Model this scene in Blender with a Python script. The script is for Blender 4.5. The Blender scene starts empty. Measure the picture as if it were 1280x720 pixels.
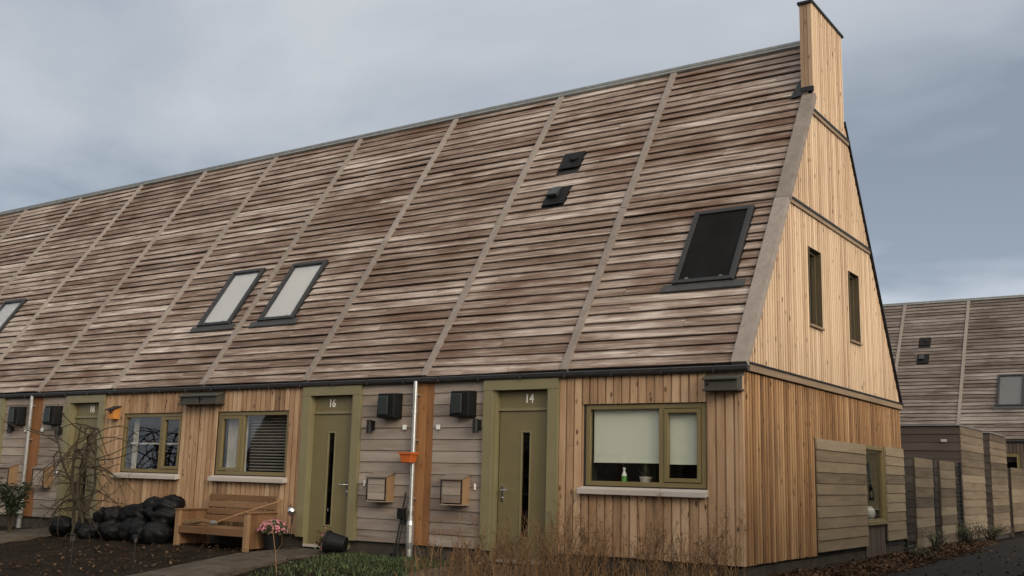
import bpy, bmesh, math, random
from mathutils import Vector, Matrix
random.seed(7)
R = math.radians
scn = bpy.context.scene
COL = scn.collection

# ------------------------------------------------------------------ camera
def make_camera():
    yaw, pit, rol = R(-34.3064), R(10.1855), R(1.4247)
    f = Vector((math.sin(yaw)*math.cos(pit), math.cos(yaw)*math.cos(pit), math.sin(pit)))
    r = Vector((math.cos(yaw), -math.sin(yaw), 0)); u = r.cross(f)
    r2 = r*math.cos(rol)+u*math.sin(rol); u2 = -r*math.sin(rol)+u*math.cos(rol)
    m = Matrix((r2, u2, -f)).transposed().to_4x4()
    m.translation = Vector((5.0678, -12.7057, 1.0072))
    cam = bpy.data.cameras.new('camera'); cam.sensor_width = 36
    cam.lens = 36*1306.95/1280; cam.clip_end = 2000; cam.clip_start = .05
    o = bpy.data.objects.new('camera', cam); COL.objects.link(o); o.matrix_world = m
    scn.camera = o
make_camera()

# ------------------------------------------------------------------ world, sun, exposure
SUN_EL, SUN_AZ = R(20), R(115)          # azimuth clockwise from +y (away along the gable) towards +x
SUN_DIR = Vector((math.sin(SUN_AZ)*math.cos(SUN_EL), math.cos(SUN_AZ)*math.cos(SUN_EL), math.sin(SUN_EL)))
EXPOSURE = 0.0
def make_world():
    w = bpy.data.worlds.new('World'); scn.world = w; w.use_nodes = True
    nt = w.node_tree; nt.nodes.clear(); L = nt.links
    N = lambda t, **k: nt.nodes.new(t)
    out = N('ShaderNodeOutputWorld')
    sky = N('ShaderNodeTexSky'); sky.sky_type = 'NISHITA'; sky.sun_disc = False
    sky.sun_elevation = SUN_EL; sky.sun_rotation = SUN_AZ
    bg1 = N('ShaderNodeBackground'); bg1.inputs[1].default_value = .06
    L.new(sky.outputs[0], bg1.inputs[0])
    tc = N('ShaderNodeTexCoord')
    sep = N('ShaderNodeSeparateXYZ'); L.new(tc.outputs['Generated'], sep.inputs[0])
    zz = N('ShaderNodeMath'); zz.operation = 'MAXIMUM'; L.new(sep.outputs[2], zz.inputs[0]); zz.inputs[1].default_value = 0
    za = N('ShaderNodeMath'); za.operation = 'ADD'; L.new(zz.outputs[0], za.inputs[0]); za.inputs[1].default_value = .16
    dv = N('ShaderNodeVectorMath'); dv.operation = 'DIVIDE'; L.new(tc.outputs['Generated'], dv.inputs[0])
    cmb = N('ShaderNodeCombineXYZ')
    for i in range(3): L.new(za.outputs[0], cmb.inputs[i])
    L.new(cmb.outputs[0], dv.inputs[1])
    mp = N('ShaderNodeMapping'); L.new(dv.outputs[0], mp.inputs[0])
    mp.inputs['Location'].default_value = (-6.1271, 5.3486, -3.6123); mp.inputs['Scale'].default_value = (.5, .5, .8)
    mp.inputs['Rotation'].default_value = (0, 0, R(-34))
    n1 = N('ShaderNodeTexNoise'); L.new(mp.outputs[0], n1.inputs[0]); n1.inputs['Scale'].default_value = 1.15
    n1.inputs['Detail'].default_value = 8; n1.inputs['Roughness'].default_value = .54; n1.inputs['Distortion'].default_value = .4
    cr = N('ShaderNodeValToRGB'); L.new(n1.outputs[0], cr.inputs[0])
    e = cr.color_ramp.elements
    e[0].position = .36; e[0].color = (.27, .32, .39, 1)
    e[1].position = .66; e[1].color = (.78, .785, .79, 1)
    x = e.new(.46); x.color = (.43, .475, .54, 1)
    x = e.new(.58); x.color = (.60, .625, .66, 1)
    # a brighter, faintly warm band of cloud low down and towards the veiled sun
    hz = N('ShaderNodeMapRange'); L.new(sep.outputs[2], hz.inputs[0])
    hz.inputs[1].default_value = .0; hz.inputs[2].default_value = .28; hz.inputs[3].default_value = 1.5; hz.inputs[4].default_value = 1
    m1 = N('ShaderNodeVectorMath'); m1.operation = 'SCALE'; L.new(cr.outputs[0], m1.inputs[0]); L.new(hz.outputs[0], m1.inputs['Scale'])
    dt = N('ShaderNodeVectorMath'); dt.operation = 'DOT_PRODUCT'; L.new(tc.outputs['Generated'], dt.inputs[0]); dt.inputs[1].default_value = SUN_DIR
    gl = N('ShaderNodeMapRange'); gl.interpolation_type = 'SMOOTHSTEP'; L.new(dt.outputs['Value'], gl.inputs[0])
    gl.inputs[1].default_value = .22; gl.inputs[2].default_value = 1; gl.inputs[3].default_value = 0; gl.inputs[4].default_value = 1
    mx = N('ShaderNodeMix'); mx.data_type = 'VECTOR'
    L.new(gl.outputs[0], mx.inputs[0]); mx.inputs[4].default_value = (1, 1, 1); mx.inputs[5].default_value = (5.2, 4.5, 3.65)
    m2 = N('ShaderNodeVectorMath'); m2.operation = 'MULTIPLY'; L.new(m1.outputs[0], m2.inputs[0]); L.new(mx.outputs[1], m2.inputs[1])
    bg2 = N('ShaderNodeBackground'); L.new(m2.outputs[0], bg2.inputs[0]); bg2.inputs[1].default_value = 1.08
    ms = N('ShaderNodeMixShader'); ms.inputs[0].default_value = .9
    L.new(bg1.outputs[0], ms.inputs[1]); L.new(bg2.outputs[0], ms.inputs[2]); L.new(ms.outputs[0], out.inputs[0])
make_world()
def make_sun():
    s = bpy.data.lights.new('sun', 'SUN'); s.energy = 1.5; s.angle = R(16); s.color = (1, .84, .64)
    o = bpy.data.objects.new('sun', s); COL.objects.link(o)
    o.rotation_euler = SUN_DIR.to_track_quat('Z', 'Y').to_euler()
make_sun()
vs = scn.view_settings
vs.view_transform = 'Standard'; vs.look = 'None'; vs.exposure = EXPOSURE; vs.gamma = 1; vs.use_curve_mapping = False

# ------------------------------------------------------------------ materials
M = {}
def newmat(name):
    m = bpy.data.materials.new(name); m.use_nodes = True; nt = m.node_tree
    return m, nt, nt.nodes['Principled BSDF']
def flat(name, col, rough=.6, metal=0, noise=.12, nscale=8, bump=0, spec=.5):
    m, nt, b = newmat(name)
    tc = nt.nodes.new('ShaderNodeTexCoord'); n = nt.nodes.new('ShaderNodeTexNoise')
    n.inputs['Scale'].default_value = nscale; n.inputs['Detail'].default_value = 6
    nt.links.new(tc.outputs['Object'], n.inputs[0])
    at = nt.nodes.new('ShaderNodeAttribute'); at.attribute_name = 'rnd'
    ad = nt.nodes.new('ShaderNodeMath'); ad.operation = 'MULTIPLY_ADD'
    nt.links.new(at.outputs['Fac'], ad.inputs[0]); ad.inputs[1].default_value = .5; nt.links.new(n.outputs[0], ad.inputs[2])
    mr = nt.nodes.new('ShaderNodeMapRange'); nt.links.new(ad.outputs[0], mr.inputs[0])
    mr.inputs[1].default_value = .4; mr.inputs[2].default_value = 1.1
    mr.inputs[3].default_value = 1-noise*1.4; mr.inputs[4].default_value = 1+noise*1.4
    v = nt.nodes.new('ShaderNodeVectorMath'); v.operation = 'SCALE'; v.inputs[0].default_value = col
    nt.links.new(mr.outputs[0], v.inputs['Scale']); nt.links.new(v.outputs[0], b.inputs['Base Color'])
    r2 = nt.nodes.new('ShaderNodeMapRange'); n2 = nt.nodes.new('ShaderNodeTexNoise'); n2.inputs['Scale'].default_value = nscale*1.7; n2.inputs['Detail'].default_value = 8
    nt.links.new(tc.outputs['Object'], n2.inputs[0]); nt.links.new(n2.outputs[0], r2.inputs[0]); r2.inputs[1].default_value = .3; r2.inputs[2].default_value = .7
    r2.inputs[3].default_value = max(.02, rough*.75); r2.inputs[4].default_value = min(1, rough*1.3); nt.links.new(r2.outputs[0], b.inputs['Roughness'])
    b.inputs['Metallic'].default_value = metal
    b.inputs['Specular IOR Level'].default_value = spec
    if bump:
        bp = nt.nodes.new('ShaderNodeBump'); bp.inputs['Strength'].default_value = bump; bp.inputs['Distance'].default_value = .02
        nt.links.new(n.outputs[0], bp.inputs['Height']); nt.links.new(bp.outputs[0], b.inputs['Normal'])
    M[name] = m; return m

def wood(name, cols, axis='z', rnd=.5, stain=.5, knots=0, grain=.45, rough=.75, stain_scale=1.0, stain_col=None, stain_amt=0.0, fine=(.9, 9), patch=(.51, .65)):
    """boards: grain along an axis, tone per board from the 'rnd' face attribute, weather stains, knots"""
    m, nt, b = newmat(name); L = nt.links
    N = nt.nodes.new
    ge = N('ShaderNodeNewGeometry'); at = N('ShaderNodeAttribute'); at.attribute_name = 'rnd'
    off = N('ShaderNodeVectorMath'); off.operation = 'SCALE'; off.inputs[0].default_value = (31.7, 17.3, 23.9); L.new(at.outputs['Fac'], off.inputs['Scale'])
    ad = N('ShaderNodeVectorMath'); L.new(ge.outputs['Position'], ad.inputs[0]); L.new(off.outputs[0], ad.inputs[1])
    def mapping(along, across, src):
        mp = N('ShaderNodeMapping'); L.new(src, mp.inputs[0])
        mp.inputs['Scale'].default_value = tuple(along if a == axis else across for a in 'xyz'); return mp.outputs[0]
    def noise(v, d=6, rg=.6):
        n = N('ShaderNodeTexNoise'); L.new(v, n.inputs[0]); n.inputs['Scale'].default_value = 1; n.inputs['Detail'].default_value = d
        n.inputs['Roughness'].default_value = rg; return n.outputs[0]
    g = noise(mapping(2.2, 65, ad.outputs[0]), 5, .68)
    s1 = noise(mapping(fine[0], fine[1], ad.outputs[0]), 8, .68)
    s2 = noise(mapping(.42*stain_scale, .55*stain_scale, ge.outputs['Position']), 4, .6)
    def ma(op, a, bv):
        n = N('ShaderNodeMath'); n.operation = op
        if isinstance(a, (int, float)): n.inputs[0].default_value = a
        else: L.new(a, n.inputs[0])
        if isinstance(bv, (int, float)): n.inputs[1].default_value = bv
        else: L.new(bv, n.inputs[1])
        return n.outputs[0]
    t = ma('MULTIPLY', ma('SUBTRACT', g, .5), grain)
    t = ma('ADD', t, ma('MULTIPLY', ma('SUBTRACT', s1, .5), stain*2))
    t = ma('ADD', t, ma('MULTIPLY', ma('SUBTRACT', s2, .5), stain))
    t = ma('ADD', t, ma('MULTIPLY', ma('SUBTRACT', at.outputs['Fac'], .5), rnd))
    t = ma('ADD', t, .5)
    cr = N('ShaderNodeValToRGB'); L.new(t, cr.inputs[0]); el = cr.color_ramp.elements
    n = len(cols)
    el[0].position = .12; el[0].color = (*cols[0], 1); el[1].position = .88; el[1].color = (*cols[-1], 1)
    for i in range(1, n-1):
        x = el.new(.12+.76*i/(n-1)); x.color = (*cols[i], 1)
    col = cr.outputs[0]
    if knots:
        vo = N('ShaderNodeTexVoronoi'); vo.inputs['Scale'].default_value = 1; L.new(mapping(4.2, 9, ad.outputs[0]), vo.inputs['Vector'])
        mr = N('ShaderNodeMapRange'); L.new(vo.outputs['Distance'], mr.inputs[0]); mr.inputs[1].default_value = .09; mr.inputs[2].default_value = .22
        mr.inputs[3].default_value = knots; mr.inputs[4].default_value = 0
        sc = N('ShaderNodeSeparateColor'); L.new(vo.outputs['Color'], sc.inputs[0])
        kn = ma('MULTIPLY', mr.outputs[0], ma('GREATER_THAN', sc.outputs[0], .45))
        mk = N('ShaderNodeMix'); mk.data_type = 'RGBA'; L.new(kn, mk.inputs[0]); L.new(col, mk.inputs[6])
        mk.inputs[7].default_value = (cols[0][0]*.45, cols[0][1]*.38, cols[0][2]*.32, 1); col = mk.outputs[2]
    if stain_col:
        s3 = noise(mapping(1.0, 7, ad.outputs[0]), 7, .7)
        s4 = noise(mapping(.55, 1.3, ge.outputs['Position']), 5, .65)
        mr = N('ShaderNodeMapRange'); L.new(ma('ADD', ma('MULTIPLY', s3, .5), ma('MULTIPLY', s4, .5)), mr.inputs[0])
        mr.inputs[1].default_value = patch[0]; mr.inputs[2].default_value = patch[1]; mr.inputs[3].default_value = 0; mr.inputs[4].default_value = stain_amt
        mk = N('ShaderNodeMix'); mk.data_type = 'RGBA'; L.new(mr.outputs[0], mk.inputs[0]); L.new(col, mk.inputs[6]); mk.inputs[7].default_value = (*stain_col, 1); col = mk.outputs[2]
    L.new(col, b.inputs['Base Color'])
    b.inputs['Roughness'].default_value = rough; b.inputs['Specular IOR Level'].default_value = .3
    bp = N('ShaderNodeBump'); bp.inputs['Strength'].default_value = .35; bp.inputs['Distance'].default_value = .006
    L.new(g, bp.inputs['Height']); L.new(bp.outputs[0], b.inputs['Normal'])
    M[name] = m; return m

wood('roof_boards', [(.042,.027,.02), (.155,.112,.087), (.31,.257,.222), (.51,.455,.415)], 'x', rnd=.24, stain=.66, grain=.85, stain_col=(.085,.044,.026), stain_amt=.85, fine=(.8, 17), patch=(.46, .60))
wood('far_roof_boards', [(.035,.026,.022), (.10,.08,.068), (.18,.152,.135), (.28,.25,.23)], 'x', rnd=.3, stain=.6, grain=.8, stain_col=(.05,.03,.022), stain_amt=.8, fine=(.8, 17), patch=(.475, .63))
wood('batten_wood', [(.10,.082,.07), (.20,.17,.15), (.30,.265,.24)], 'y', rnd=.25, stain=.3)
wood('front_boards', [(.13,.08,.048), (.29,.182,.104), (.405,.272,.165), (.49,.362,.245)], 'z', rnd=.36, stain=.5, knots=.95, stain_col=(.25,.115,.045), stain_amt=.5)
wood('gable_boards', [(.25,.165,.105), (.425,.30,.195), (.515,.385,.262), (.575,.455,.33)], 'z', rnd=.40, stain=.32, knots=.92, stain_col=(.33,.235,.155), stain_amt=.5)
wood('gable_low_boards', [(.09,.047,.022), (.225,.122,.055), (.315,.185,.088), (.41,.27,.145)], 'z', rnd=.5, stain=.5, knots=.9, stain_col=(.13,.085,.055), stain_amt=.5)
wood('grey_boards', [(.10,.08,.065), (.20,.165,.138), (.275,.235,.20), (.345,.30,.26)], 'x', rnd=.4, stain=.4, stain_col=(.19,.10,.055), stain_amt=.5)
wood('panel_boards', [(.07,.05,.03), (.14,.105,.067), (.19,.148,.097), (.25,.20,.138)], 'y', rnd=.5, stain=.4)
wood('fence_boards', [(.045,.033,.022), (.09,.068,.045), (.13,.10,.068), (.18,.145,.10)], 'y', rnd=.6, stain=.45)
wood('orange_wood', [(.12,.05,.019), (.225,.103,.04), (.30,.15,.06)], 'z', rnd=.4, stain=.3, knots=.5)
wood('trim_wood', [(.10,.07,.045), (.20,.145,.095), (.29,.22,.15)], 'y', rnd=.3, stain=.35)
wood('pilaster_boards', [(.16,.105,.065), (.27,.185,.12), (.33,.24,.165)], 'z', rnd=.5, stain=.3, knots=.6)
wood('dark_boards', [(.035,.028,.024), (.06,.048,.04), (.09,.073,.06)], 'x', rnd=.4, stain=.3)
wood('brown_upright_boards', [(.04,.03,.024), (.075,.055,.042), (.11,.08,.06)], 'z', rnd=.4, stain=.3)
wood('bench_wood', [(.09,.045,.02), (.165,.09,.044), (.22,.128,.068)], 'x', rnd=.35, stain=.35, knots=.3)
wood('bench_side_wood', [(.085,.042,.018), (.15,.08,.038), (.205,.115,.06)], 'y', rnd=.35, stain=.35, knots=.3)
wood('sill_wood', [(.25,.22,.20), (.38,.345,.315), (.47,.435,.41)], 'x', rnd=.3, stain=.35)
wood('sill_dark_wood', [(.08,.065,.052), (.15,.125,.105), (.22,.19,.165)], 'x', rnd=.3, stain=.4)
wood('box_wood', [(.16,.12,.085), (.30,.235,.175), (.40,.33,.255)], 'x', rnd=.5, stain=.4)
wood('box_end_wood', [(.13,.075,.038), (.24,.15,.08), (.32,.21,.12)], 'z', rnd=.3, stain=.3, knots=.5)
wood('branch_bark', [(.016,.012,.007), (.035,.026,.015), (.06,.045,.027)], 'z', rnd=.5, stain=.3)
flat('olive_paint', (.138,.115,.055), .45, noise=.07, nscale=3)
flat('olive_frame', (.175,.155,.083), .45, noise=.07, nscale=3)
flat('window_olive', (.15,.118,.052), .42, noise=.08, nscale=3)
flat('dark_olive', (.04,.037,.028), .5, noise=.12)
flat('black_plastic', (.006,.006,.0065), .6, noise=.1, spec=.2)
flat('grey_plastic', (.022,.027,.026), .4, noise=.1, spec=.3)
flat('black_metal', (.011,.011,.012), .5, noise=.15, spec=.3)
flat('frame_grey', (.018,.0185,.0195), .45, noise=.1, spec=.35)
flat('lead_flashing', (.032,.033,.033), .6, noise=.2)
flat('zinc', (.23,.235,.225), .42, .55, noise=.18)
flat('gutter_metal', (.026,.026,.027), .45, 0, noise=.2)
flat('galvanised', (.48,.49,.48), .34, .75, noise=.16, nscale=22)
flat('white_plastic', (.7,.7,.68), .4, noise=.04)
flat('number_white', (.75,.75,.70), .5, noise=.03)
flat('chrome', (.7,.7,.7), .18, 1, noise=.03)
flat('membrane', (.016,.014,.013), .9, noise=.2)
flat('plinth_concrete', (.055,.048,.04), .85, noise=.3, nscale=5, bump=.3, spec=.06)
flat('interior', (.018,.016,.015), .9, noise=.1)
flat('blind_fabric', (.62,.66,.56), .85, noise=.03, nscale=2)
flat('white_blind', (.5,.5,.49), .8, noise=.03, nscale=2)
flat('grey_blind', (.10,.095,.095), .8, noise=.05)
flat('brown_frame', (.062,.046,.022), .5, noise=.1)
flat('blind_and_reflection', (.15,.145,.13), .7, noise=.1)
flat('curtain_cloth', (.42,.40,.34), .9, noise=.2)
flat('black_fabric', (.0065,.0065,.007), .85, noise=.03, nscale=1.5, spec=.1)
flat('soil', (.014,.0105,.0075), .95, noise=.5, nscale=3.5, bump=.9, spec=.06)
flat('mulch', (.034,.021,.012), .95, noise=.5, nscale=11, bump=1, spec=.06)
flat('path_concrete', (.085,.072,.058), .88, noise=.3, nscale=4, bump=.25, spec=.06)
flat('asphalt', (.022,.021,.020), .9, noise=.3, nscale=40, bump=.4, spec=.06)
flat('grass_blade', (.038,.056,.017), .8, noise=.5, nscale=6)
flat('dry_stem', (.15,.083,.034), .85, noise=.4, nscale=9)
flat('seed_head', (.055,.03,.016), .95, noise=.5, nscale=20)
flat('dead_leaf', (.07,.043,.027), .85, noise=.6, nscale=30, spec=.06)
flat('dark_leaf', (.028,.042,.02), .45, noise=.5, nscale=14)
flat('shrub_leaf', (.045,.055,.024), .6, noise=.5, nscale=14)
flat('pink_petal', (.44,.17,.20), .65, noise=.35, nscale=40)
flat('orange_plastic', (.42,.095,.018), .4, noise=.1)
flat('orange_lid_wood', (.42,.17,.03), .6, noise=.2)
flat('black_sack', (.005,.0052,.0056), .5, noise=.4, nscale=14, bump=.6, spec=.14)
flat('straw', (.20,.13,.065), .9, noise=.4, nscale=30)
flat('broom_wood', (.26,.15,.07), .6, noise=.1)
flat('bottle_green', (.10,.30,.05), .35, noise=.05)
flat('bottle_white', (.7,.72,.68), .35, noise=.03)
flat('pot_cream', (.45,.42,.36), .6, noise=.1)
flat('wire', (.06,.06,.06), .4, .6, noise=.1)
flat('render_wall', (.16,.14,.12), .9, noise=.2)
def glass(name, tint=(.95,.95,.945), refl=1.0, rough=.01):
    m, nt, b = newmat(name); nt.nodes.remove(b); L = nt.links; N = nt.nodes.new
    out = nt.nodes['Material Output']
    tr = N('ShaderNodeBsdfTransparent'); tr.inputs[0].default_value = (*tint, 1)
    gl = N('ShaderNodeBsdfGlossy'); gl.inputs['Roughness'].default_value = rough
    lw = N('ShaderNodeLayerWeight'); lw.inputs[0].default_value = .5
    pw = N('ShaderNodeMath'); pw.operation = 'POWER'; L.new(lw.outputs['Facing'], pw.inputs[0]); pw.inputs[1].default_value = 4.5
    fr = N('ShaderNodeMath'); fr.operation = 'MULTIPLY_ADD'; L.new(pw.outputs[0], fr.inputs[0]); fr.inputs[1].default_value = .95; fr.inputs[2].default_value = .05
    tc = N('ShaderNodeTexCoord'); n = N('ShaderNodeTexNoise'); n.inputs['Scale'].default_value = 1.4; L.new(tc.outputs['Object'], n.inputs[0])
    bp = N('ShaderNodeBump'); bp.inputs['Strength'].default_value = .06; bp.inputs['Distance'].default_value = .05
    L.new(n.outputs[0], bp.inputs['Height']); L.new(bp.outputs[0], gl.inputs['Normal'])
    mu = N('ShaderNodeMath'); mu.operation = 'MULTIPLY'; mu.use_clamp = True; L.new(fr.outputs[0], mu.inputs[0]); mu.inputs[1].default_value = refl
    mx = N('ShaderNodeMixShader'); L.new(mu.outputs[0], mx.inputs[0]); L.new(tr.outputs[0], mx.inputs[1]); L.new(gl.outputs[0], mx.inputs[2])
    L.new(mx.outputs[0], out.inputs[0]); M[name] = m
glass('glass'); glass('dark_glass', (.25,.27,.27), 1.0)

# ------------------------------------------------------------------ mesh builder
rr = random.random
def ru(a, b): return a+(b-a)*rr()
class MB:
    """collects shapes; mirror m and shift x0 turn template x into local x"""
    def __init__(s, m=1, x0=0): s.v = []; s.f = []; s.r = []; s.m = m; s.x0 = x0
    def pt(s, p): s.v.append((s.x0+s.m*p[0], p[1], p[2])); return len(s.v)-1
    def face(s, idx, r=.5): s.f.append(idx); s.r.append(r)
    def hexa(s, P, r=None):
        r = rr() if r is None else r
        i = [s.pt(p) for p in P]
        for q in ((0,3,2,1),(4,5,6,7),(0,1,5,4),(1,2,6,5),(2,3,7,6),(3,0,4,7)): s.face([i[k] for k in q], r)
    def box(s, x0, x1, y0, y1, z0, z1, r=None):
        s.hexa([(x0,y0,z0),(x1,y0,z0),(x1,y1,z0),(x0,y1,z0),(x0,y0,z1),(x1,y0,z1),(x1,y1,z1),(x0,y1,z1)], r)
    def quad(s, P, r=None): s.face([s.pt(p) for p in P], rr() if r is None else r)
    def tube(s, pts, rad, n=8, r=None, caps=True):
        r = rr() if r is None else r
        pts = [Vector(p) for p in pts]; rads = rad if isinstance(rad, (list, tuple)) else [rad]*len(pts)
        rings = []
        ref = None
        for k, p in enumerate(pts):
            d = (pts[min(k+1, len(pts)-1)]-pts[max(k-1, 0)])
            if d.length < 1e-9: d = Vector((0,0,1))
            d.normalize()
            if ref is None: ref = Vector((0,0,1)) if abs(d.z) < .9 else Vector((1,0,0))
            a = d.cross(ref)
            if a.length < 1e-4: a = d.cross(Vector((.3,.8,.5)))
            a.normalize(); b = d.cross(a); ref = a.cross(d)
            rings.append([s.pt(p+(a*math.cos(2*math.pi*j/n)+b*math.sin(2*math.pi*j/n))*rads[k]) for j in range(n)])
        for k in range(len(rings)-1):
            for j in range(n):
                s.face([rings[k][j], rings[k][(j+1)%n], rings[k+1][(j+1)%n], rings[k+1][j]], r)
        if caps: s.face(rings[0][::-1], r); s.face(rings[-1], r)
    def lathe(s, prof, c, n=20, r=.5):
        rings = [[s.pt((c[0]+q*math.cos(2*math.pi*j/n), c[1]+q*math.sin(2*math.pi*j/n), c[2]+z)) for j in range(n)] for q, z in prof]
        for k in range(len(rings)-1):
            for j in range(n): s.face([rings[k][j], rings[k][(j+1)%n], rings[k+1][(j+1)%n], rings[k+1][j]], r)
        s.face(rings[0][::-1], r); s.face(rings[-1], r)
    def ball(s, c, rad, n=12, sq=(1,1,1), lump=0, r=None, seed=0):
        r = rr() if r is None else r
        rg = random.Random(seed); ph = [(rg.uniform(0,6), rg.uniform(0,6), rg.uniform(2,4), rg.uniform(2,5)) for _ in range(4)]
        rings = []
        for i in range(1, n):
            th = math.pi*i/n; ring = []
            for j in range(2*n):
                p = math.pi*j/n
                d = Vector((math.sin(th)*math.cos(p), math.sin(th)*math.sin(p), math.cos(th)))
                k = 1+lump*sum(math.sin(a+d.x*w*1.3+d.z*u)*math.cos(b+d.y*u+d.z*w*.7) for a, b, w, u in ph)
                ring.append(s.pt((c[0]+d.x*rad*sq[0]*k, c[1]+d.y*rad*sq[1]*k, c[2]+d.z*rad*sq[2]*k)))
            rings.append(ring)
        for k in range(len(rings)-1):
            for j in range(2*n): s.face([rings[k][j], rings[k+1][j], rings[k+1][(j+1)%(2*n)], rings[k][(j+1)%(2*n)]], r)
        s.face(rings[0], r); s.face(rings[-1][::-1], r)
    def build(s, name, mat, parent=None, smooth=False, bevel=0, loc=None, recalc=True):
        me = bpy.data.meshes.new(name); me.from_pydata(s.v, [], s.f); me.update()
        a = me.attributes.new('rnd', 'FLOAT', 'FACE'); a.data.foreach_set('value', s.r)
        if recalc:
            bm = bmesh.new(); bm.from_mesh(me); bmesh.ops.recalc_face_normals(bm, faces=bm.faces); bm.to_mesh(me); bm.free()
        if smooth: me.polygons.foreach_set('use_smooth', [True]*len(me.polygons))
        me.materials.append(M[mat] if isinstance(mat, str) else mat)
        o = bpy.data.objects.new(name, me); COL.objects.link(o)
        if parent: o.parent = parent
        if loc: o.location = loc
        if bevel:
            b = o.modifiers.new('bevel', 'BEVEL'); b.width = bevel; b.segments = 2; b.limit_method = 'ANGLE'; b.angle_limit = R(40)
        return o
def tag(o, label=None, cat=None, group=None, kind=None):
    if label: o['label'] = label
    if cat: o['category'] = cat
    if group: o['group'] = group
    if kind: o['kind'] = kind
    return o
def empty(name, loc, label, cat, group=None):
    o = bpy.data.objects.new(name, None); COL.objects.link(o); o.location = loc; o.empty_display_size = .2
    return tag(o, label, cat, group)
def text_mesh(body, size, name, mat, parent, loc, rot=(R(90),0,0), sx=1, extrude=.004):
    c = bpy.data.curves.new(name, 'FONT'); c.body = body; c.size = size; c.align_x = 'CENTER'; c.align_y = 'CENTER'; c.extrude = extrude
    t = bpy.data.objects.new('tmp_text', c); COL.objects.link(t)
    dg = bpy.context.evaluated_depsgraph_get(); me = bpy.data.meshes.new_from_object(t.evaluated_get(dg))
    bpy.data.objects.remove(t)
    me.name = name; me.materials.clear(); me.materials.append(M[mat])
    o = bpy.data.objects.new(name, me); COL.objects.link(o); o.parent = parent; o.location = loc; o.rotation_euler = rot; o.scale = (sx,1,1)
    return o

# ------------------------------------------------------------------ terrace geometry
YR, ZE, ZR = 3.8978, 2.4892, 8.3187
SL = math.hypot(YR, ZR-ZE); CY, CZ = YR/SL, (ZR-ZE)/SL
DEPTH = 2*YR
def roof(x, s, n): return (x, s*CY-n*CZ, ZE+s*CZ+n*CY)
def rbox(mb, x0, x1, s0, s1, n0, n1, r=None):
    mb.hexa([roof(x0,s0,n0), roof(x1,s0,n0), roof(x1,s1,n0), roof(x0,s1,n0), roof(x0,s0,n1), roof(x1,s0,n1), roof(x1,s1,n1), roof(x0,s1,n1)], r)
def wall_grid(mb, x0, x1, z0, z1, y0, y1, ops, swap=False):
    """a wall slab with real openings (x0,x1,z0,z1)"""
    xs = sorted({x0, x1, *[v for o in ops for v in o[:2]]}); zs = sorted({z0, z1, *[v for o in ops for v in o[2:]]})
    xs = [v for v in xs if x0 <= v <= x1]; zs = [v for v in zs if z0 <= v <= z1]
    for a, b in zip(xs, xs[1:]):
        for c, d in zip(zs, zs[1:]):
            mx, mz = (a+b)/2, (c+d)/2
            if any(o[0] < mx < o[1] and o[2] < mz < o[3] for o in ops): continue
            if swap: mb.box(y0, y1, a, b, c, d, .5)
            else: mb.box(a, b, y0, y1, c, d, .5)
def uprights(mb, x0, x1, z0, z1, ops, pitch, wide, proud, low, thick=.02, swap=False, sgn=-1, top=None, split=.0):
    """board-on-board cladding: proud and recessed boards alternate, cut round the openings"""
    n = max(1, round((x1-x0)/pitch)); p = (x1-x0)/n
    for i in range(n):
        a0 = x0+i*p
        for kind in (0, 1):
            if kind == 0: a, b, q = a0, a0+p*wide, proud
            else: a, b, q = a0+p*wide-.004, a0+p+.004, low
            a = max(a, x0); b = min(b, x1)
            if kind == 0: a += ru(0,.004); b -= ru(0,.004)
            mid = (a+b)/2
            zt = z1 if top is None else min(top(a), top(b), z1) if top(a) < z1 or top(b) < z1 else z1
            segs = [(z0-ru(0,.012) if kind == 0 else z0, zt)]
            for o in ops:
                if o[0] < mid < o[1]:
                    new = []
                    for s0, s1 in segs:
                        if o[2] > s0: new.append((s0, min(s1, o[2])))
                        if o[3] < s1: new.append((max(s0, o[3]), s1))
                    segs = [t for t in new if t[1]-t[0] > .01]
            r = rr(); t = ru(-.003, .003)
            if segs and rr() < split and segs[0][1]-segs[0][0] > 1.4:
                s0, s1 = segs.pop(0); c = ru(s0+.5, s1-.5); segs = [(s0, c-.002), (c+.002, s1)]+segs
            for s0, s1 in segs:
                r = min(1, max(0, r+ru(-.12,.12))) if len(segs) > 1 else r
                za = zb = s1
                if top is not None and s1 == zt and zt < z1+1e-6:
                    za, zb = min(top(a), z1), min(top(b), z1)
                if swap:
                    P = [(sgn*(q+t),a,s0),(sgn*(q-t),b,s0),(sgn*(q-thick),b,s0),(sgn*(q-thick),a,s0),(sgn*(q+t),a,za),(sgn*(q-t),b,zb),(sgn*(q-thick),b,zb),(sgn*(q-thick),a,za)]
                else:
                    P = [(a,sgn*(q+t),s0),(b,sgn*(q-t),s0),(b,sgn*(q-thick),s0),(a,sgn*(q-thick),s0),(a,sgn*(q+t),za),(b,sgn*(q-t),zb),(b,sgn*(q-thick),zb),(a,sgn*(q-thick),za)]
                mb.hexa(P, r)
def laps(mb, x0, x1, z0, z1, n, base=.0, proud=.022, swap=False, sgn=-1):
    """horizontal boards, each leaning out over the one below"""
    p = (z1-z0)/n
    for i in range(n):
        a, b = z0+i*p+.003, z0+(i+1)*p-.003
        j = ru(-.003,.003); t = ru(-.003, .003)
        P = [(x0,sgn*(base+proud+j),a+t),(x1,sgn*(base+proud+j),a-t),(x1,sgn*(base-.01),a-t),(x0,sgn*(base-.01),a+t),
             (x0,sgn*(base+proud*.35+j),b),(x1,sgn*(base+proud*.35+j),b),(x1,sgn*(base-.01),b),(x0,sgn*(base-.01),b)]
        if swap: P = [(q[1],q[0],q[2]) for q in P]
        mb.hexa(P, rr())
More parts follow.
